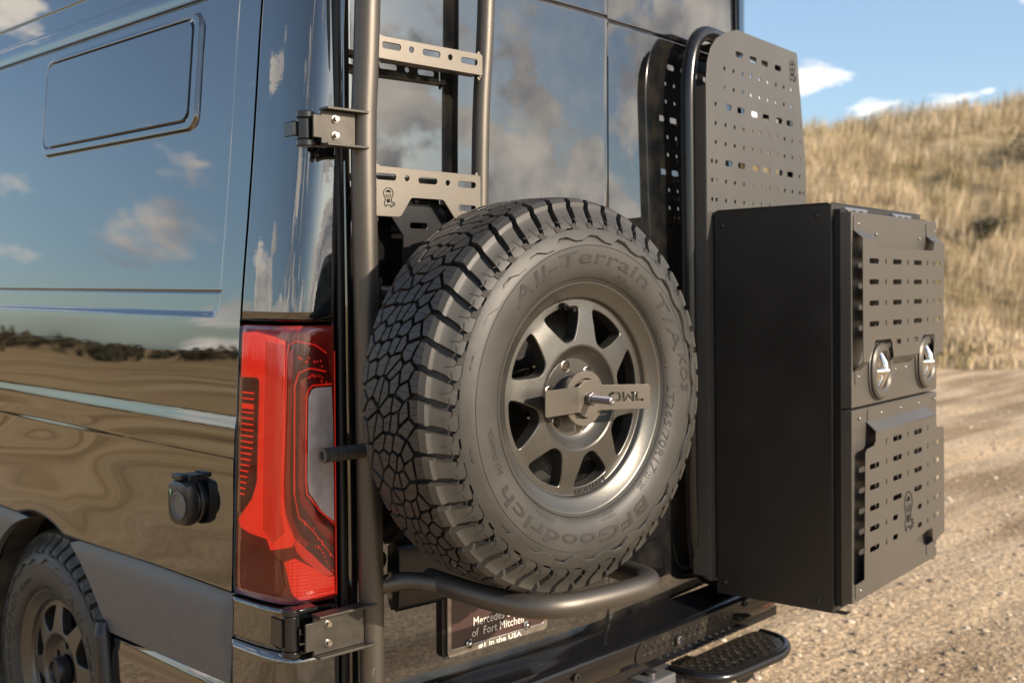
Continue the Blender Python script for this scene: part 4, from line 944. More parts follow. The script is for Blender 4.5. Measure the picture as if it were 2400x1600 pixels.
def tyre_mesh():
    mb = MB(); rs = random.Random(4)
    # carcass
    prof = [(NC - d, r) for d, r in zip(BOTD[::-1], BOTR[::-1])] + [(NC + d, r) for d, r in zip(BOTD[1:], BOTR[1:])]
    front = [(.0165, .3155), (.0190, .3085), (.0196, .3042), (.0186, .3034), (.0198, .3026), (.0206, .292), (.0200, .275), (.0170, .258), (.0120, .246), (.0060, .2385), (.0035, .2372), (.0050, .2358), (.0010, .2315), (-.006, .2300)]
    back = [(2 * NC - n, r) for n, r in front]
    mb.lathe([(n, r) for n, r in back[::-1]] + prof, (0, 0, 0), (0, -1, 0), 120, 0, True)
    mb.lathe([prof[-1]] + front, (0, 0, 0), (0, -1, 0), 144, 1, True)
    # seeds of one pitch: (x along, s across)
    P_ = PITCH_L
    seeds = []; SPAN = NREP * P_; js = random.Random(12)
    def J(a): return js.uniform(-a, a) * 1.5
    for rep in range(NREP):
        for (a, s) in ((.08, .004), (.41, -.005), (.75, .003)): seeds.append(((rep + a) * P_ + J(.007), s + J(.006)))
        for sg in (1, -1):
            o = 0 if sg > 0 else .21
            for (a, s) in ((.28, .0265), (.62, .0215), (.95, .0270)):
                if js.random() > .14: seeds.append(((rep + a + o) * P_ % SPAN + J(.006), sg * (s + J(.004))))
            for (a, s) in ((.05, .0480), (.44, .0530), (.74, .0475)):
                if js.random() > .14: seeds.append(((rep + a + o) * P_ % SPAN + J(.005), sg * (s + J(.003))))
            for (a, s) in ((.20, .0810), (.70, .0810)): seeds.append(((rep + a + o) * P_ % SPAN, sg * s))
    allp = [(x + k * SPAN, s, i) for k in (-1, 0, 1) for i, (x, s) in enumerate(seeds)]
    cells = []
    for i, (x, s) in enumerate(seeds):
        big = abs(s) > .07
        poly = [(x - .06, -.0880), (x + .06, -.0880), (x + .06, .0880), (x - .06, .0880)]
        for (x2, s2, j) in allp:
            dx_, ds = x2 - x, s2 - s; l = hypot(dx_, ds)
            if l < 1e-6 or l > .14: continue
            g = .0062 if (big and abs(s2) > .07) else (.0036 if abs(s) > .04 or abs(s2) > .04 else .0031)
            nx, nz_ = dx_ / l, ds / l; poly = clip(poly, nx, nz_, nx * (x + dx_ / 2) + nz_ * (s + ds / 2) - g)
            if len(poly) < 3: break
        if len(poly) >= 3: cells.append((x, s, poly, big))
    for k in range(NP // NREP):
        off = k * SPAN
        for ci, (x, s, poly, big) in enumerate(cells):
            jx = rs.uniform(-.0008, .0008)
            q = [(p[0] + off + jx + .55 * min(.060, max(-.060, p[1])), p[1]) for p in poly]
            # sipes: thin lateral cuts, kinked
            n = 3 if big else 2; x0 = min(p[0] for p in q); x1 = max(p[0] for p in q); cuts = [x0 + (x1 - x0) * (i + 1) / n for i in range(n - 1)]
            sl = .16 * (1 if ci % 2 else -1) * (1 if s >= 0 else -1); lo = None
            cs = q; gap = .00035
            for cut in cuts:
                # nx*x + ns*s = c
                l = hypot(1, sl); c = (cut + sl * s * -1) / l
                nx, nz_ = 1 / l, -sl / l; c = nx * cut + nz_ * s
                a_ = clip(cs, nx, nz_, c - gap); cs = clip(cs, -nx, -nz_, -(c + gap))
                if len(a_) >= 3: block(mb, a_, 0, .0004 if not big else .0006)
            block(mb, cs, 0, .0004)
    # shoulder lugs running down the sidewall
    breaks = [.0880, ST[5], ST[6], ST[7], ST[8], ST[9]]
    for sg in (1, -1):
        o = 0 if sg > 0 else .21
        for k in range(NP):
            for li, a in enumerate((.20, .70)):
                xc = ((a + o) + k) * P_ + .033 * sg; hw0 = P_ * .25 - .0068
                sl = [.0868, .0925, ST[5], ST[6], ST[6] + .003, ST[7] - .004, ST[7] + .006]
                end = ST[8] + (.004 if li else -.003)
                sl += [end]
                rows = []
                for si, s in enumerate(sl):
                    t = (s - .0868) / (ST[9] - .0868); sh = -.026 * t ** .85 - (.005 * t * t if li else 0)
                    hw = hw0 * (1 - .03 * t) * (.86 if li and si in (4, 5) else 1) * RC / .4
                    notch = .0022 if (si in (1,) and li) else 0
                    xa = xc - hw + sh + notch; xb = xc + hw + sh
                    hh = (0, .0006, .0004, -.0008, -.0045 if not li else -.0016, -.0030, .0, .0)[si]
                    rows.append([(tpt(xa / RC, sg * s, True, hh)), tpt((xa + .0022) / RC, sg * s, True, hh + .0), tpt((xc + sh) / RC, sg * s, True, hh + .0004), tpt((xb - .0022) / RC, sg * s, True, hh), tpt(xb / RC, sg * s, True, hh)])
                    rows[-1] = [tpt((xa - .0012) / RC, sg * s, False)] + rows[-1] + [tpt((xb + .0012) / RC, sg * s, False)]
                nn = 7; v = [p for r in rows for p in r]; f = [(i * nn + j, i * nn + j + 1, (i + 1) * nn + j + 1, (i + 1) * nn + j) for i in range(len(rows) - 1) for j in range(nn - 1)]
                mb.add(v, f, 1 if sg > 0 else 0); mb.add(rows[0], [tuple(range(nn))], 0)
                if li == 0 and sg > 0:        # small raised rib crossing the long lug
                    pass
        if sg > 0:
            surf = lambda r: float(np.interp(-r, [-.372, -.3600, -.3365, -.3200], [.1080, .1170, .1280, .1330]))
            def sp_(th, r, h): return (sin(th) * r, -(NC + surf(r) + h), cos(th) * r)
            for k in range(NP * 2):
                a = (.20, .70)[k % 2]; x = ((a + k // 2) * P_ + .033 + P_ * .25) / RC; li = k % 2
                q = [(-.006, .3470), (.0055, .3480), (.008, .3430), (.024, .3390 if li else .3330), (.018, .3345 if li else .3285), (-.004, .3370)]
                mb.add([sp_(x + (t - .024) / .35, r, .0012) for t, r in q], [tuple(range(6))], 2)
                for path in ([(.034, .3640), (.036, .3500), (.050, .3440), (.052, .3340)], [(.052, .3570), (.062, .3515), (.072, .3540)]):
                    for (t0, r0), (t1, r1) in zip(path[:-1], path[1:]):
                        dt_, dr = t1 - t0, r1 - r0; l = hypot(dt_, dr); nt, nr = -dr / l * .0007, dt_ / l * .0007
                        mb.add([sp_(x + (t0 + nt - .024) / .35, r0 + nr, .0016), sp_(x + (t0 - nt - .024) / .35, r0 - nr, .0016), sp_(x + (t1 - nt - .024) / .35, r1 - nr, .0016), sp_(x + (t1 + nt - .024) / .35, r1 + nr, .0016)], [(0, 1, 2, 3)], 2)
        # continuous ring below the lugs with a stepped inner edge
        ring = []
        n = NP * 4
        for i in range(n):
            th = 2 * pi * i / n; ph = i % 4
            r_in = (.3225, .3215, .3110, .3100)[ph] if sg > 0 else .312
            r_in += .0015 * (1 if (i // 4) % 2 else -1)
            ring.append((th, r_in))
        v = []; 
        for th, r_in in ring:
            dd = lambda r: np.interp(-r, [-.336, -.3200, -.3085], [.1285, .1340, .1372])
            for r, h in ((.3365, 0.0004), (.3290, .0022), (r_in + .0030, .0026), (r_in, -.0016)):
                v.append((sin(th - .010 / RC) * r, -(NC + sg * (dd(r) + h)), cos(th - .010 / RC) * r))
        f = [(i * 4 + j, ((i + 1) % n) * 4 + j, ((i + 1) % n) * 4 + j + 1, i * 4 + j + 1) for i in range(n) for j in range(3)]
        mb.add(v, f, 1 if sg > 0 else 0)
    return mb
def bend_text(mb, body, r0, h, a0, a1, nfun, ex=.0013, off=0.01, mi=0, shear=0.0):
    v, f = text_mesh(body, 1.0, .5, off, 1.06); xs = [p[0] for p in v]; x0, x1 = min(xs), max(xs)
    hgt = .72
    out_ = []
    for p in v:
        y = p[1] / hgt; th = radians(a0 + (a1 - a0) * ((p[0] - x0) / (x1 - x0))) + shear * y * h / r0; r = r0 + y * h
        n = nfun(r) + (p[2] + .5) * ex - ex * .3
        out_.append((sin(th) * r, -n, cos(th) * r))
    mb.add(out_, f, mi)
def side_n(r): return float(np.interp(r, [.235, .2385, .246, .258, .275, .292, .3026, .3085, .316], [.0045, .006, .012, .0170, .0200, .0206, .0198, .0190, .0165]))
def lettering_mesh():
    mb = MB()
    bend_text(mb, 'All-Terrain T/A', .2680, .0285, 312, 432, side_n, shear=.25, off=.006)
    bend_text(mb, 'KO3', .2800, .0215, 434, 450, side_n, shear=.25, off=.006)
    bend_text(mb, 'LOAD RANGE E', .2385, .0075, 416, 439, side_n, .0007, .012)
    bend_text(mb, 'LT265/70R17', .2440, .0165, 447, 491, side_n, off=.006, shear=.2)
    bend_text(mb, '123/120S', .2440, .0115, 492, 503, side_n, .0008, .01)
    bend_text(mb, 'BFGoodrich', .2680, .0270, 143, 238, side_n, off=.014, shear=.1)
    bend_text(mb, 'BAJA CHAMPION', .2640, .0130, 243, 262, side_n, .0009, .02, shear=.3)
    bend_text(mb, 'TUBELESS', .2500, .0050, 162, 172, side_n, .0005, .01); bend_text(mb, 'RADIAL', .2435, .0050, 163, 171, side_n, .0005, .01)
    bend_text(mb, 'M+S', .2520, .0055, 378, 384, side_n, .0005, .01); bend_text(mb, 'TRACTION', .2450, .0060, 375, 389, side_n, .0005, .01)
    bend_text(mb, '123/120 S', .2480, .0055, 204, 216, side_n, .0005, .01)
    return mb
def face_n(r):  # front surface of the spoke disc
    return float(np.interp(r, [.10, .112, .15, .178, .186, .199], [-.012, -.0130, -.0175, -.0235, -.0250, -.0250]))
def rim_meshes():
    lip = MB(); lip.lathe([(-.006, .2296), (-.0005, .2325), (.0012, .2315), (.0014, .2295), (-.0006, .2272), (-.0075, .2160), (-.0130, .2065), (-.0150, .2020), (-.0172, .2003), (-.0235, .1990), (-.0246, .1975), (-.0250, .1965)], (0, 0, 0), (0, -1, 0), 128)
    disc = MB(); outer = [(.1985 * sin(2 * pi * i / 96), .1985 * cos(2 * pi * i / 96)) for i in range(96)]
    holes = []
    for k in range(8):
        a0 = radians(31 + 45 * k); w = [(-14.6, .1835), (0, .1850), (14.6, .1835), (16.0, .1755), (13.2, .150), (8.2, .124), (4.2, .1165), (-4.2, .1165), (-8.2, .124), (-13.2, .150), (-16.0, .1755)]
        holes.append(chaikin([(r * sin(a0 + radians(d)), r * cos(a0 + radians(d))) for d, r in w], 2))
    bore = [(.1045 * sin(2 * pi * i / 64), .1045 * cos(2 * pi * i / 64)) for i in range(64)]
    inn = [(r * sin(radians(a)), r * cos(radians(a))) for r in (.1085, .113, .119, .126, .134, .143, .153, .163, .172, .180) for a in [8.5 + 45 * k + d for k in range(8) for d in ((-7, -3.5, 0, 3.5, 7) if r < .15 else (-3, 0, 3))]]
    f = lambda u, z, d: (u, -(face_n(hypot(u, z)) - .0030 * 0 - d), z)
    disc.plate(outer, holes + [bore], f, .030, inner=inn)
    disc.sm = [True] * len(disc.f)
    # raised rounded edge around the bore and the concave centre
    cen = MB(); cen.lathe([(-.0128, .1046), (-.0125, .1035), (-.0160, .1010), (-.0290, .0880), (-.0345, .0800), (-.0350, .0780)], (0, 0, 0), (0, -1, 0), 96)
    o2 = [(.0785 * sin(2 * pi * i / 64), .0785 * cos(2 * pi * i / 64)) for i in range(64)]; lh = [hole(.0655 * sin(radians(43 + 60 * k)), .0655 * cos(radians(43 + 60 * k)), .0115, 16) for k in range(6)]; cb_ = hole(0, 0, .042, 32)
    cen.plate(o2, lh + [cb_], lambda u, z, d: (u, .0350 + d, z), .03)
    nuts = []
    for k in range(6):
        nb = MB(); nuts.append(nb)
        u, z = .0655 * sin(radians(43 + 60 * k)), .0655 * cos(radians(43 + 60 * k)); nb.lathe([(-.060, .0115), (-.044, .0112), (-.037, .0118), (-.036, .0095), (-.052, .0055), (-.052, .0002)], (u, 0, z), (0, -1, 0), 16)
    bar = MB(); bar.lathe([(-.0255, .1980), (-.040, .1960), (-.060, .1850), (-.11, .183), (-.20, .188), (-.215, .20), (-.225, .212), (-.232, .230)], (0, 0, 0), (0, -1, 0), 96)
    bar.lathe([(-.13, .1835), (-.131, .06)], (0, 0, 0), (0, -1, 0), 64)
    txt = MB(); bend_text(txt, 'METHOD', .1865, .0108, 154, 181, lambda r: -.0240, .0016, .05)
    val = MB(); a = radians(347); d = Vector((sin(a), 0, cos(a)))
    p0 = d * .1900 + Vector((0, .022, 0)); p1 = d * .1815 + Vector((0, -.012, 0)); val.cyl(p0, p0 + (p1 - p0) * .35, .0062, 16); val.cyl(p0 + (p1 - p0) * .35, p1, .0040, 16)
    return dict(lip=lip, disc=disc, cen=cen, nuts=nuts, bar=bar, txt=txt, val=val)

sw = empty('spare_wheel', FL, (0, .116, .868), 'spare wheel with knobbly tyre and bronze grey eight spoke rim hung on the rear ladder', 'wheel')
FWH = FL @ Matrix.Translation((0, 0, WC.z))
ty = make('tyre', tyre_mesh(), [M['rubber'], M['rubber_side'], M['rubber_hatch']], sw, FWH, recalc=True, angle=28)
tl = make('raised_lettering', lettering_mesh(), M['rubber_text'], ty, FWH)
rm = rim_meshes()
rim = make('rim', rm['lip'], M['rim'], sw, FWH, angle=50)
pd = make('spoke_disc', rm['disc'], M['rim'], rim, FWH, bev=.0022, angle=35)
pc = make('rim_centre', rm['cen'], M['rim'], rim, FWH, bev=.001)
pn = [make('lug_seat', q, M['steel'], rim, FWH) for q in rm['nuts']]
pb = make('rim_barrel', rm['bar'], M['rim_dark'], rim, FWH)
pt_ = make('rim_lettering', rm['txt'], M['rim_text'], rim, FWH)
pv = make('valve_stem', rm['val'], M['plastic_black'], sw, FWH)
# the van's own rear wheel shares the meshes
FW2 = Matrix.Translation((1.288, 3.005, .402)) @ Matrix.Rotation(radians(-90), 4, 'Z') @ Matrix.Rotation(radians(75), 4, 'Y')
wh = empty('rear_wheel', FW2, (0, 0, 0), parent=van)
def share(src, parent, F):
    o = src.copy(); COL.objects.link(o); o.parent = parent; o.matrix_local = WORLD[parent.name].inverted() @ F; WORLD[o.name] = F.copy(); return o
for s_ in (ty, tl, rim, pd, pc, pb): share(s_, wh, FW2)
mb = MB(); mb.lathe([(-.030, .040), (.0, .040), (.004, .037), (.004, .030), (-.002, .028), (-.002, .0003)], (0, 0, 0), (0, -1, 0), 40); make('hub_cap', mb, M['plastic_black'], wh, FW2)

# ------------------------------------------------------------------ wing clamp that holds the spare
cl = empty('wheel_clamp', FL, (0, .02, 1.25), 'bent powder coated OWL plate clamped over the spare wheel hub by a threaded stud', 'clamp plate')
mb = MB(); mb.lathe([(-.036, .042), (-.012, .0425), (-.0065, .0545), (-.0045, .056), (.000, .056), (.0012, .0548), (.0012, .0405), (-.0025, .039), (-.0060, .0385), (-.0060, .0005)], (0, 0, WC.z), (0, -1, 0), 64); make('retaining_ring', mb, M['powder_plate'], cl, FL)
ZC = WC.z
def zbend(u):   # plate offset towards the viewer
    v = .012
    if u > .030: v += (u - .030) * tan(radians(30))
    if u < -.030: v += -(u + .030) * tan(radians(9))
    return v
def cf(u, z, d): return (u, -zbend(u) + d, z)
out_p = [(-.030, ZC - .0255)] + [(.0375 * cos(radians(a)), ZC + .0375 * sin(radians(a))) for a in range(224, 318, 8)] + [(.030, ZC - .0255)] + rrect(.06, ZC - .0250, .123, ZC + .0250, .006, 3)[12:16] + rrect(.06, ZC - .0250, .123, ZC + .0250, .006, 3)[0:4] + [(.030, ZC + .0255)] + [(.0375 * cos(radians(a)), ZC + .0375 * sin(radians(a))) for a in range(44, 138, 8)] + [(-.030, ZC + .0255)] + rrect(-.137, ZC - .0255, -.05, ZC + .0255, .005, 3)[4:12]
# OWL stencil cut right through the plate
def owl(u0, z0, s):
    H = []
    def P(*p): H.append([(u0 + x * s * .82, z0 + z * s) for x, z in p])
    P((-.45, .5), (-.06, .5), (-.06, .26), (-.34, .26), (-.34, .26), (-.46, .12), (-.46, -.12), (-.34, -.26), (-.06, -.26), (-.06, -.5), (-.45, -.5), (-.68, -.26), (-.68, .26))
    P((.06, .5), (.45, .5), (.68, .26), (.68, -.26), (.45, -.5), (.06, -.5), (.06, -.26), (.34, -.26), (.46, -.12), (.46, .12), (.34, .26), (.06, .26))
    P((.80, .5), (1.10, .5), (1.10, -.12), (1.50, .32), (1.90, -.12), (1.90, .5), (2.20, .5), (2.20, -.5), (1.90, -.5), (1.50, -.10), (1.10, -.5), (.80, -.5))
    P((2.32, .5), (2.62, .5), (2.62, -.24), (3.30, -.24), (3.30, -.5), (2.32, -.5))
    return H
mb = MB(); mb.plate(out_p, owl(.0576, ZC + .0005, .0195), cf, .0035, inner=[(.030, ZC + k * .006) for k in range(-3, 4)] + [(-.030, ZC + k * .006) for k in range(-3, 4)])
make('clamp_plate', mb, M['powder_plate'], cl, FL, bev=.0006)
mb = MB(); r_ = .0135; mb.loft([[(r_ * cos(radians(60 * k + 30)), -.0125 - t, ZC + r_ * sin(radians(60 * k + 30))) for k in range(6)] for t in (0, .011)], smooth=False); make('hex_nut', mb, M['stud'], cl, FL, bev=.001)
prof = []; n_t = 34
for k in range(n_t): t = .022 + (.073 - .022) * k / n_t; prof += [(t, .0068), (t + .00075, .0080)]
prof += [(.0735, .0070), (.0745, .0050), (.0735, .0002)]
mb = MB(); mb.lathe(prof, (0, 0, ZC), (0, -1, 0), 20, smooth=False); make('threaded_stud', mb, M['stud'], cl, FL)

# ================================================================== gear rack on the right door
rack = empty('gear_rack', FR, (.66, -.06, .65), 'black tube framed gear rack with perforated grey panel on the right rear door', 'rack')
TN = .062
ly = -TN
mb = MB(); loop = [((.70, ly, .628), 0), ((.50, ly, .628), .10), ((.352, ly, .66), .16), ((.338, ly, .95), .12), ((.334, ly, 2.216), .22), ((.60, ly, 2.212), .05), ((.90, ly, 2.195), .10), ((.955, ly, 2.05), .10), ((.962, ly, .80), .12), ((.93, ly, .628), .10), ((.70, ly, .628), 0)]
mb.tube(bez(loop, 12), .0213, 28); make('tube_frame', mb, M['black_gloss_metal'], rack, FR)
PNL = .120
outer = [(.338, .66), (.985, .66), (.985, 1.76), (.983, 1.873), (.921, 2.221), (.917, 2.226), (.520, 2.228), (.470, 2.214)] + [(.429, 2.198), (.396, 2.182), (.365, 2.152), (.345, 2.110), (.337, 2.058)]
H = []
for z in (2.1055, 2.0520): H += [hole(.443 + .0544 * k, z, .0062, 10) for k in range(9)]
for z in (1.946, 1.8925, 1.7860, 1.7325, 1.679): H += [hole(.447 + .0544 * k, z, .0062, 10) for k in range(10)]
for z in (1.999, 1.946, 1.8925, ): H += [hole(.390, z, .0062, 10)]
for z in (1.8385, 1.7860, 1.7320, 1.679): H += [hole(.3665, z, .0062, 10), hole(.392, z, .0062, 10), hole(.935, z, .0058, 10) if z == 1.8385 else hole(.962, z, .0045, 8)]
H += [hole(.936, 1.999, .0062, 10)]
for c_ in (.5325, .620, .695, .784): H.append(slot(c_, 2.1585, .044, .0165))
for z, cc_ in ((1.9985, (.462, .5395, .6275, .7005, .7905, .864)), (1.8390, (.465, .542, .6305, .7035, .790, .8665))):
    for c_ in cc_: H.append(slot(c_, z, .043, .0170))
f = lambda u, z, d: (u, -(PNL - d), z)
mb = MB(); mb.plate(outer, H, f, .003); panel = make('perforated_panel', mb, M['satin_panel'], rack, FR, bev=.0006)
mb = MB(); emblem(mb, lambda a, b, h: (.884 + a * .066, -PNL - .0002 + h, 2.164 + b * .066)); make('emblem', mb, M['logo'], panel, FR)
# flange that returns to the tube, with weld tabs and long notches
fz = [(.005, 2.045), (.060, 2.045)]; edge = [(PNL - .003, .672)]
zs_n = [(.74, .80), (.98, 1.10), (1.24, 1.42), (1.58, 1.74), (1.88, 2.00)]
poly = [(PNL - .003, .672), (PNL - .003, 2.045), (.070, 2.045), (.066, 2.035)]
for lo, hi in zs_n[::-1]: poly += [(.066, hi), (.082, hi - .014), (.082, lo + .014), (.066, lo)]
poly += [(.066, .672)]
mb = MB(); mb.plate(poly, [], lambda n, z, d: (.3365 + d, -n, z), .003); make('side_flange', mb, M['satin_panel'], rack, FR, bev=.0006)
mb = MB(); mb.plate([(.9815, .68), (.9845, .68), (.9845, 1.86), (.9815, 1.86)], [], lambda u, z, d: (u, -(PNL - .003 - d), z), .05); make('side_flange', mb, M['satin_panel'], rack, FR)
for lo, hi in ((1.98, 2.043), (1.76, 1.80), (1.44, 1.49), (1.13, 1.18), (.83, .88)):
    mb = MB(); z = lo
    while z < hi: mb.dome((.3395, -.079, z), (-.8, -.6, 0), .0052, .0042, 8); z += .006
    make('weld_bead', mb, M['black_metal'], rack, FR)
mb = MB(); pp = [(.395, 2.185), (.365, 2.155)]; mb.box((.372, -.118, 2.160), (.470, -.062, 2.165)); make('top_gusset', mb, M['black_metal'], rack, FR)
for z in (.95, 1.5, 2.05):
    for u in (.50, .90): mb = MB(); mb.box((u, -.050, z - .02), (u + .05, -.008, z + .02)); make('stand_off', mb, M['black_metal'], rack, FR)

# ================================================================== storage box
bx = empty('storage_box', FR, (.70, -.30, .62), 'tall black aluminium storage box with two slotted molle lids mounted on the gear rack', 'box')
U_0, U_1 = .366, 1.035; B0, B1 = -.124, -.468
mb = MB(); mb.box((U_0, B1, .621), (U_1, B0, 1.698)); body = make('body', mb, M['box'], bx, FR, bev=.003)
mb = MB(); mb.box((U_0 + .012, -.486, .640), (U_1 - .012, -.4685, 1.682)); make('seal_gap', mb, M['seal'], bx, FR)
mb = MB(); mb.tube([(U_0 + .001, B0 - .01, 1.6985), (U_0 + .001, B1 + .01, 1.6985)], .0022, 8); make('seam_weld', mb, M['box'], bx, FR); mb = MB(); mb.tube([(U_0 + .001, B1 + .001, 1.6985), (U_1, B1 + .001, 1.6985)], .0018, 8)
mb.box((U_0 + .003, -.502, .6225), (U_0 + .028, -.4685, .6255)); make('seam_weld', mb, M['box'], bx, FR)
def bolt_on(mb_name, c, ax, r, h, mat, parent): mb = MB(); mb.dome(c, ax, r, h, 14); return make(mb_name, mb, mat, parent, FR)
for (v, z) in ((-.150, 1.655), (-.428, 1.668), (-.150, .655), (-.425, .650)): bolt_on('dome_bolt', (U_0, v, z), (-1, 0, 0), .0075, .005, M['box'], body)
LB, LF = -.4865, -.518; LU0, LU1 = .372, 1.029
up = [(LU0, 1.1655), (LU1, 1.1655), (LU1, 1.674), (LU0, 1.674)]; lo = [(LU0, .652), (LU1, .652), (LU1, 1.1590), (LU0, 1.1590)]
lids = []
for nm, pl_ in (('upper_lid', up), ('lower_lid', lo)):
    mb = MB(); mb.box((pl_[0][0], LF, pl_[0][1]), (pl_[2][0], LB, pl_[2][1])); lids.append(make(nm, mb, M['box_lid'], bx, FR, bev=.0022))
# lid side bent edge darker line is only shade; hinges along the top
for u in (.50, .84):
    mb = MB(); mb.tube([(u - .085, -.480, 1.6835), (u + .065, -.480, 1.6835)], .0062, 10)
    for k in range(3): mb.box((u - .085 + k * .05, -.492, 1.676), (u - .060 + k * .05, -.470, 1.6825))
    make('lid_hinge', mb, M['steel'], bx, FR)
BF = LF - .028
def sheet(name, poly, holes, parent, y=BF):
    mb = MB(); mb.plate(poly, holes, lambda u, z, d: (u, y + d, z), .0022); return make(name, mb, M['box_lid'], parent, FR, bev=.0005)
def bend_strip(name, u0, u1, z0, z1, parent, u0b=None, u1b=None):
    """sloping strip from the lid (z0) out to the basket plane (z1)"""
    u0b = u0 if u0b is None else u0b; u1b = u1 if u1b is None else u1b; mb = MB()
    a = [(u0, LF - .0005, z0), (u1, LF - .0005, z0), (u1b, BF, z1), (u0b, BF, z1)]; t = .0022 if z0 > z1 else -.0022
    b = [(p[0], p[1] + .0015, p[2] - t) for p in a]
    mb.add(a + b, [(0, 1, 2, 3), (4, 7, 6, 5), (0, 4, 5, 1), (1, 5, 6, 2), (2, 6, 7, 3), (3, 7, 4, 0)]); return make(name, mb, M['box_lid'], parent, FR)
# upper basket
ub = empty('upper_basket', FR, (.70, BF, 1.3), parent=bx)
H = []
for z in (1.5465, 1.492, 1.4365, 1.382):
    H += [slot(c, z, .066, .0135) for c in (.4545, .6225, .785)] + [slot(.946, z, .062, .0135)] + [slot(c, z, .009, .0145) for c in (.538, .705, .865)]
H += [slot(.634, 1.3285, .034, .0135), slot(.704, 1.3285, .009, .0140), slot(.769, 1.3290, .034, .0135)]
pu = [(.380, 1.284), (.419, 1.286), (.428, 1.296), (.455, 1.330), (.464, 1.3385), (.572, 1.3385), (.582, 1.330), (.596, 1.287), (.792, 1.289), (.822, 1.332), (.832, 1.339), (.918, 1.339), (.926, 1.332), (.919, 1.274), (1.004, 1.290), (1.017, 1.600), (1.012, 1.6055), (.932, 1.6150), (.926, 1.608), (.920, 1.590), (.912, 1.584), (.490, 1.580), (.476, 1.590), (.472, 1.600), (.466, 1.604), (.378, 1.6055)]
sheet('slotted_sheet', pu, H, ub)
bend_strip('upper_bend', .382, .466, 1.628, 1.604, ub); bend_strip('upper_bend', .932, 1.014, 1.630, 1.606, ub)
for (u0, u1, z) in ((.597, .791, 1.288), (.381, .418, 1.285), (.920, 1.003, 1.284)): bend_strip('lower_bend', u0, u1, z - .026, z, ub)
def tab(parent, u0, z0, u1, z1):
    mb = MB(); mb.plate(rrect(u0, z0, u1, z1, .007, 3), [], lambda u, z, d: (u, LF - .0022 + d, z), .0025); return make('mounting_tab', mb, M['box_lid'], parent, FR, bev=.0005)
tab(ub, .383, 1.625, .470, 1.664); tab(ub, .932, 1.627, 1.018, 1.665); tab(ub, .390, 1.226, .432, 1.262); tab(ub, .620, 1.232, .792, 1.264); tab(ub, .955, 1.232, 1.02, 1.262)
# lower basket
lb = empty('lower_basket', FR, (.70, BF, .7), parent=bx)
H = []
for z in (1.0085, .9535, .8985, .8440, .7900): H += [slot(.4535, z, .066, .0140)]
for z, a, b in ((1.0635, .621, .785), (1.0090, .621, .785), (.9545, .621, .785), (.9000, .621, .785)): H += [slot(a, z, .066, .0140), slot(b, z, .064, .0140)]
for z in (.8455, .7915): H += [slot(.605, z, .036, .0140), slot(.799, z, .034, .0140)]
for z in (1.0150, .9610, .9065, .8520, .7975): H += [slot(.946, z, .058, .0140)]
for z in (1.0640, 1.0095, .9545, .9, .8445, .7905): H += [slot(.538, z, .009, .0150)]
for z in (1.0650, 1.0105, .9555): H += [slot(.704, z, .009, .0150)]
for z in (1.0665, 1.0120, .9575, .9025, .8475, .793): H += [slot(.866, z, .009, .0150)]
pl2 = [(.383, .719), (.835, .761), (.858, .765), (.900, .764), (.908, .758), (.912, .724), (1.009, .730), (1.016, .736), (1.012, 1.045), (1.002, 1.056), (.956, 1.058), (.945, 1.066), (.937, 1.096), (.465, 1.098), (.463, 1.072), (.452, 1.062), (.404, 1.058), (.392, 1.050)]
sheet('slotted_sheet', pl2, H, lb)
bend_strip('upper_bend', .466, .936, 1.1225, 1.098, lb)
tab(lb, .474, 1.119, .972, 1.1555); tab(lb, .388, .662, .440, .700); tab(lb, .935, .672, 1.022, .702)
mb = MB(); mb.add([(.384, BF, .721), (.384, LF, .700), (.450, LF, .700), (.836, LF, .738), (.836, BF, .762), (.450, BF, .726)], [(0, 1, 2, 5), (5, 2, 3, 4)]); make('lower_bend', mb, M['box_lid'], lb, FR)
mb = MB(); mb.add([(.912, BF, .724), (.935, LF, .702), (1.02, LF, .704), (1.014, BF, .732)], [(0, 1, 2, 3)]); make('lower_bend', mb, M['box_lid'], lb, FR)
mb = MB(); emblem(mb, lambda a, b, h: (.703 + a * .112 * .92, BF - .0002 + h, .846 + b * .112)); make('emblem', mb, M['logo'], lb, FR)
for (u, z) in ((.414, 1.643), (.537, 1.620), (.871, 1.619), (1.007, 1.645), (.410, 1.245), (.676, 1.249), (.758, 1.250), (1.000, 1.250)): bolt_on('rivet', (u, LF - .0022, z), (0, -1, 0), .0048, .0030, M['rivet'], lids[0])
for (u, z) in ((.416, 1.135), (.569, 1.137), (.716, 1.1375), (.864, 1.138), (1.003, 1.139), (1.011, .685), (.420, .679)): bolt_on('rivet', (u, LF - .0022, z), (0, -1, 0), .0048, .0030, M['rivet'], lids[1])
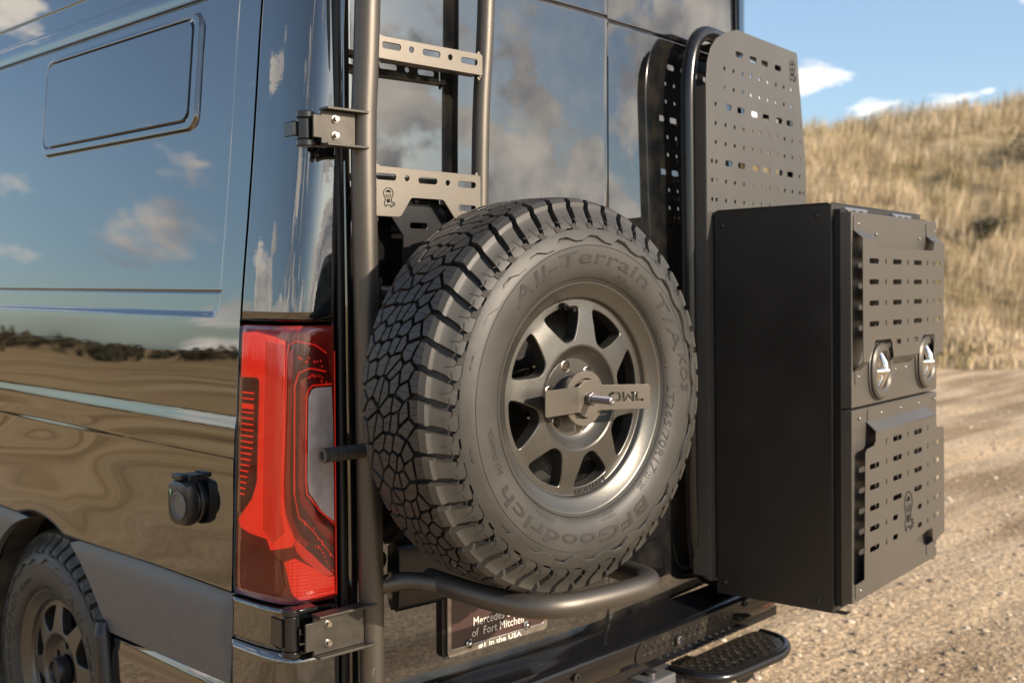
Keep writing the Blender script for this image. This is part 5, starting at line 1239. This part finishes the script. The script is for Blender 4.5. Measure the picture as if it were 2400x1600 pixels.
# oval paddle latches
def latch(u, z):
    L_ = empty('paddle_latch', FR, (u, LF, z), parent=bx)
    def ov(k, w=.074, h=.080): return rrect(u - w * k, z - h * k, u + w * k, z + h * k, w * k * .92, 6)
    mb = MB(); mb.loft([[(a, LF - d, b) for a, b in ov(k)] for k, d in ((1.0, 0), (1.0, .004))], caps=False); mb.loft([[(a, LF - d, b) for a, b in ov(k)] for k, d in ((1.0, .004), (.97, .006))], caps=False)
    mb.loft([[(a, LF - d, b) for a, b in ov(k)] for k, d in ((.95, .006), (.95, .012), (.88, .017), (.70, .018), (.62, .012), (.60, .001))], caps=False); make('bezel', mb, M['box_lid'], L_, FR, angle=30)
    mb = MB(); mb.loft([[(a, LF - d, b) for a, b in ov(k)] for k, d in ((.62, .004), (.55, .0015), (.001, .001))], caps=False); make('dish', mb, M['chrome'], L_, FR)
    mb = MB(); mb.tube([(u, LF - .004, z + .045), (u, LF - .016, z + .02), (u, LF - .020, z), (u, LF - .016, z - .02), (u, LF - .004, z - .045)], [.010, .011, .010, .008, .006], 12)
    mb.tube([(u - .035, LF - .006, z), (u, LF - .021, z), (u + .035, LF - .006, z)], [.006, .011, .006], 12); mb.dome((u, LF - .022, z), (0, -1, 0), .011, .007); make('paddle', mb, M['chrome'], L_, FR)
latch(.553, 1.252); latch(.912, 1.257)

# ================================================================== hitch step
hs = empty('hitch_step', FV, (2.66, 1.64, .36), 'black hitch step with tread plate and rounded tube rim below the bumper', 'step')
HZ = .440
pp = [(2.44, 1.70), (2.455, 1.615), (2.50, 1.575), (2.60, 1.566), (2.77, 1.560), (2.815, 1.568), (2.850, 1.600), (2.872, 1.650), (2.874, 1.685), (2.862, 1.703), (2.60, 1.7045)]
pc_ = chaikin(pp, 2)
mb = MB(); mb.plate(pc_, [], lambda x, y, d: (x, y, HZ - d), .006)
def ins_(x, y):
    c = False
    q = [( .5 * 0 + 2.655 + (a - 2.655) * .95, 1.635 + (b - 1.635) * .88) for a, b in pp]
    for i in range(len(q)):
        a = q[i]; b = q[(i + 1) % len(q)]
        if (a[1] > y) != (b[1] > y) and x < (b[0] - a[0]) * (y - a[1]) / (b[1] - a[1]) + a[0]: c = not c
    return c
diamonds(mb, lambda a, b, h: (a, b, HZ + h), 2.44, 2.88, 1.56, 1.71, .036, .0040, ins_)
make('tread_plate', mb, M['diamond'], hs, FV)
rimp = [((2.44, 1.705, .43), 0), ((2.448, 1.60, .43), .05), ((2.50, 1.560, .428), .05), ((2.79, 1.546, .428), .06), ((2.878, 1.60, .43), .06), ((2.888, 1.690, .43), 0)]
mb = MB(); mb.tube(bez(rimp, 8), .0150, 20); make('rim_tube', mb, M['black_gloss_metal'], hs, FV)
mb = MB(); mb.plate([(2.60, .43), (2.72, .43), (2.70, .37), (2.66, .36), (2.62, .37)], [], lambda x, z, d: (x, 1.60 + d, z), .008); mb.box((2.50, 1.60, .33), (2.58, 1.75, .425)); make('gusset', mb, M['black_metal'], hs, FV)
mb = MB(); mb.box((2.28, 1.66, .40), (2.40, 1.98, .445)); mb.box((2.43, 1.66, .36), (2.50, 1.98, .42)); make('receiver_bar', mb, M['plastic'], hs, FV, bev=.006)
mb = MB(); mb.cyl((2.335, 1.700, .446), (2.335, 1.700, .454), .016, 20); make('hitch_pin', mb, M['stud'], hs, FV)
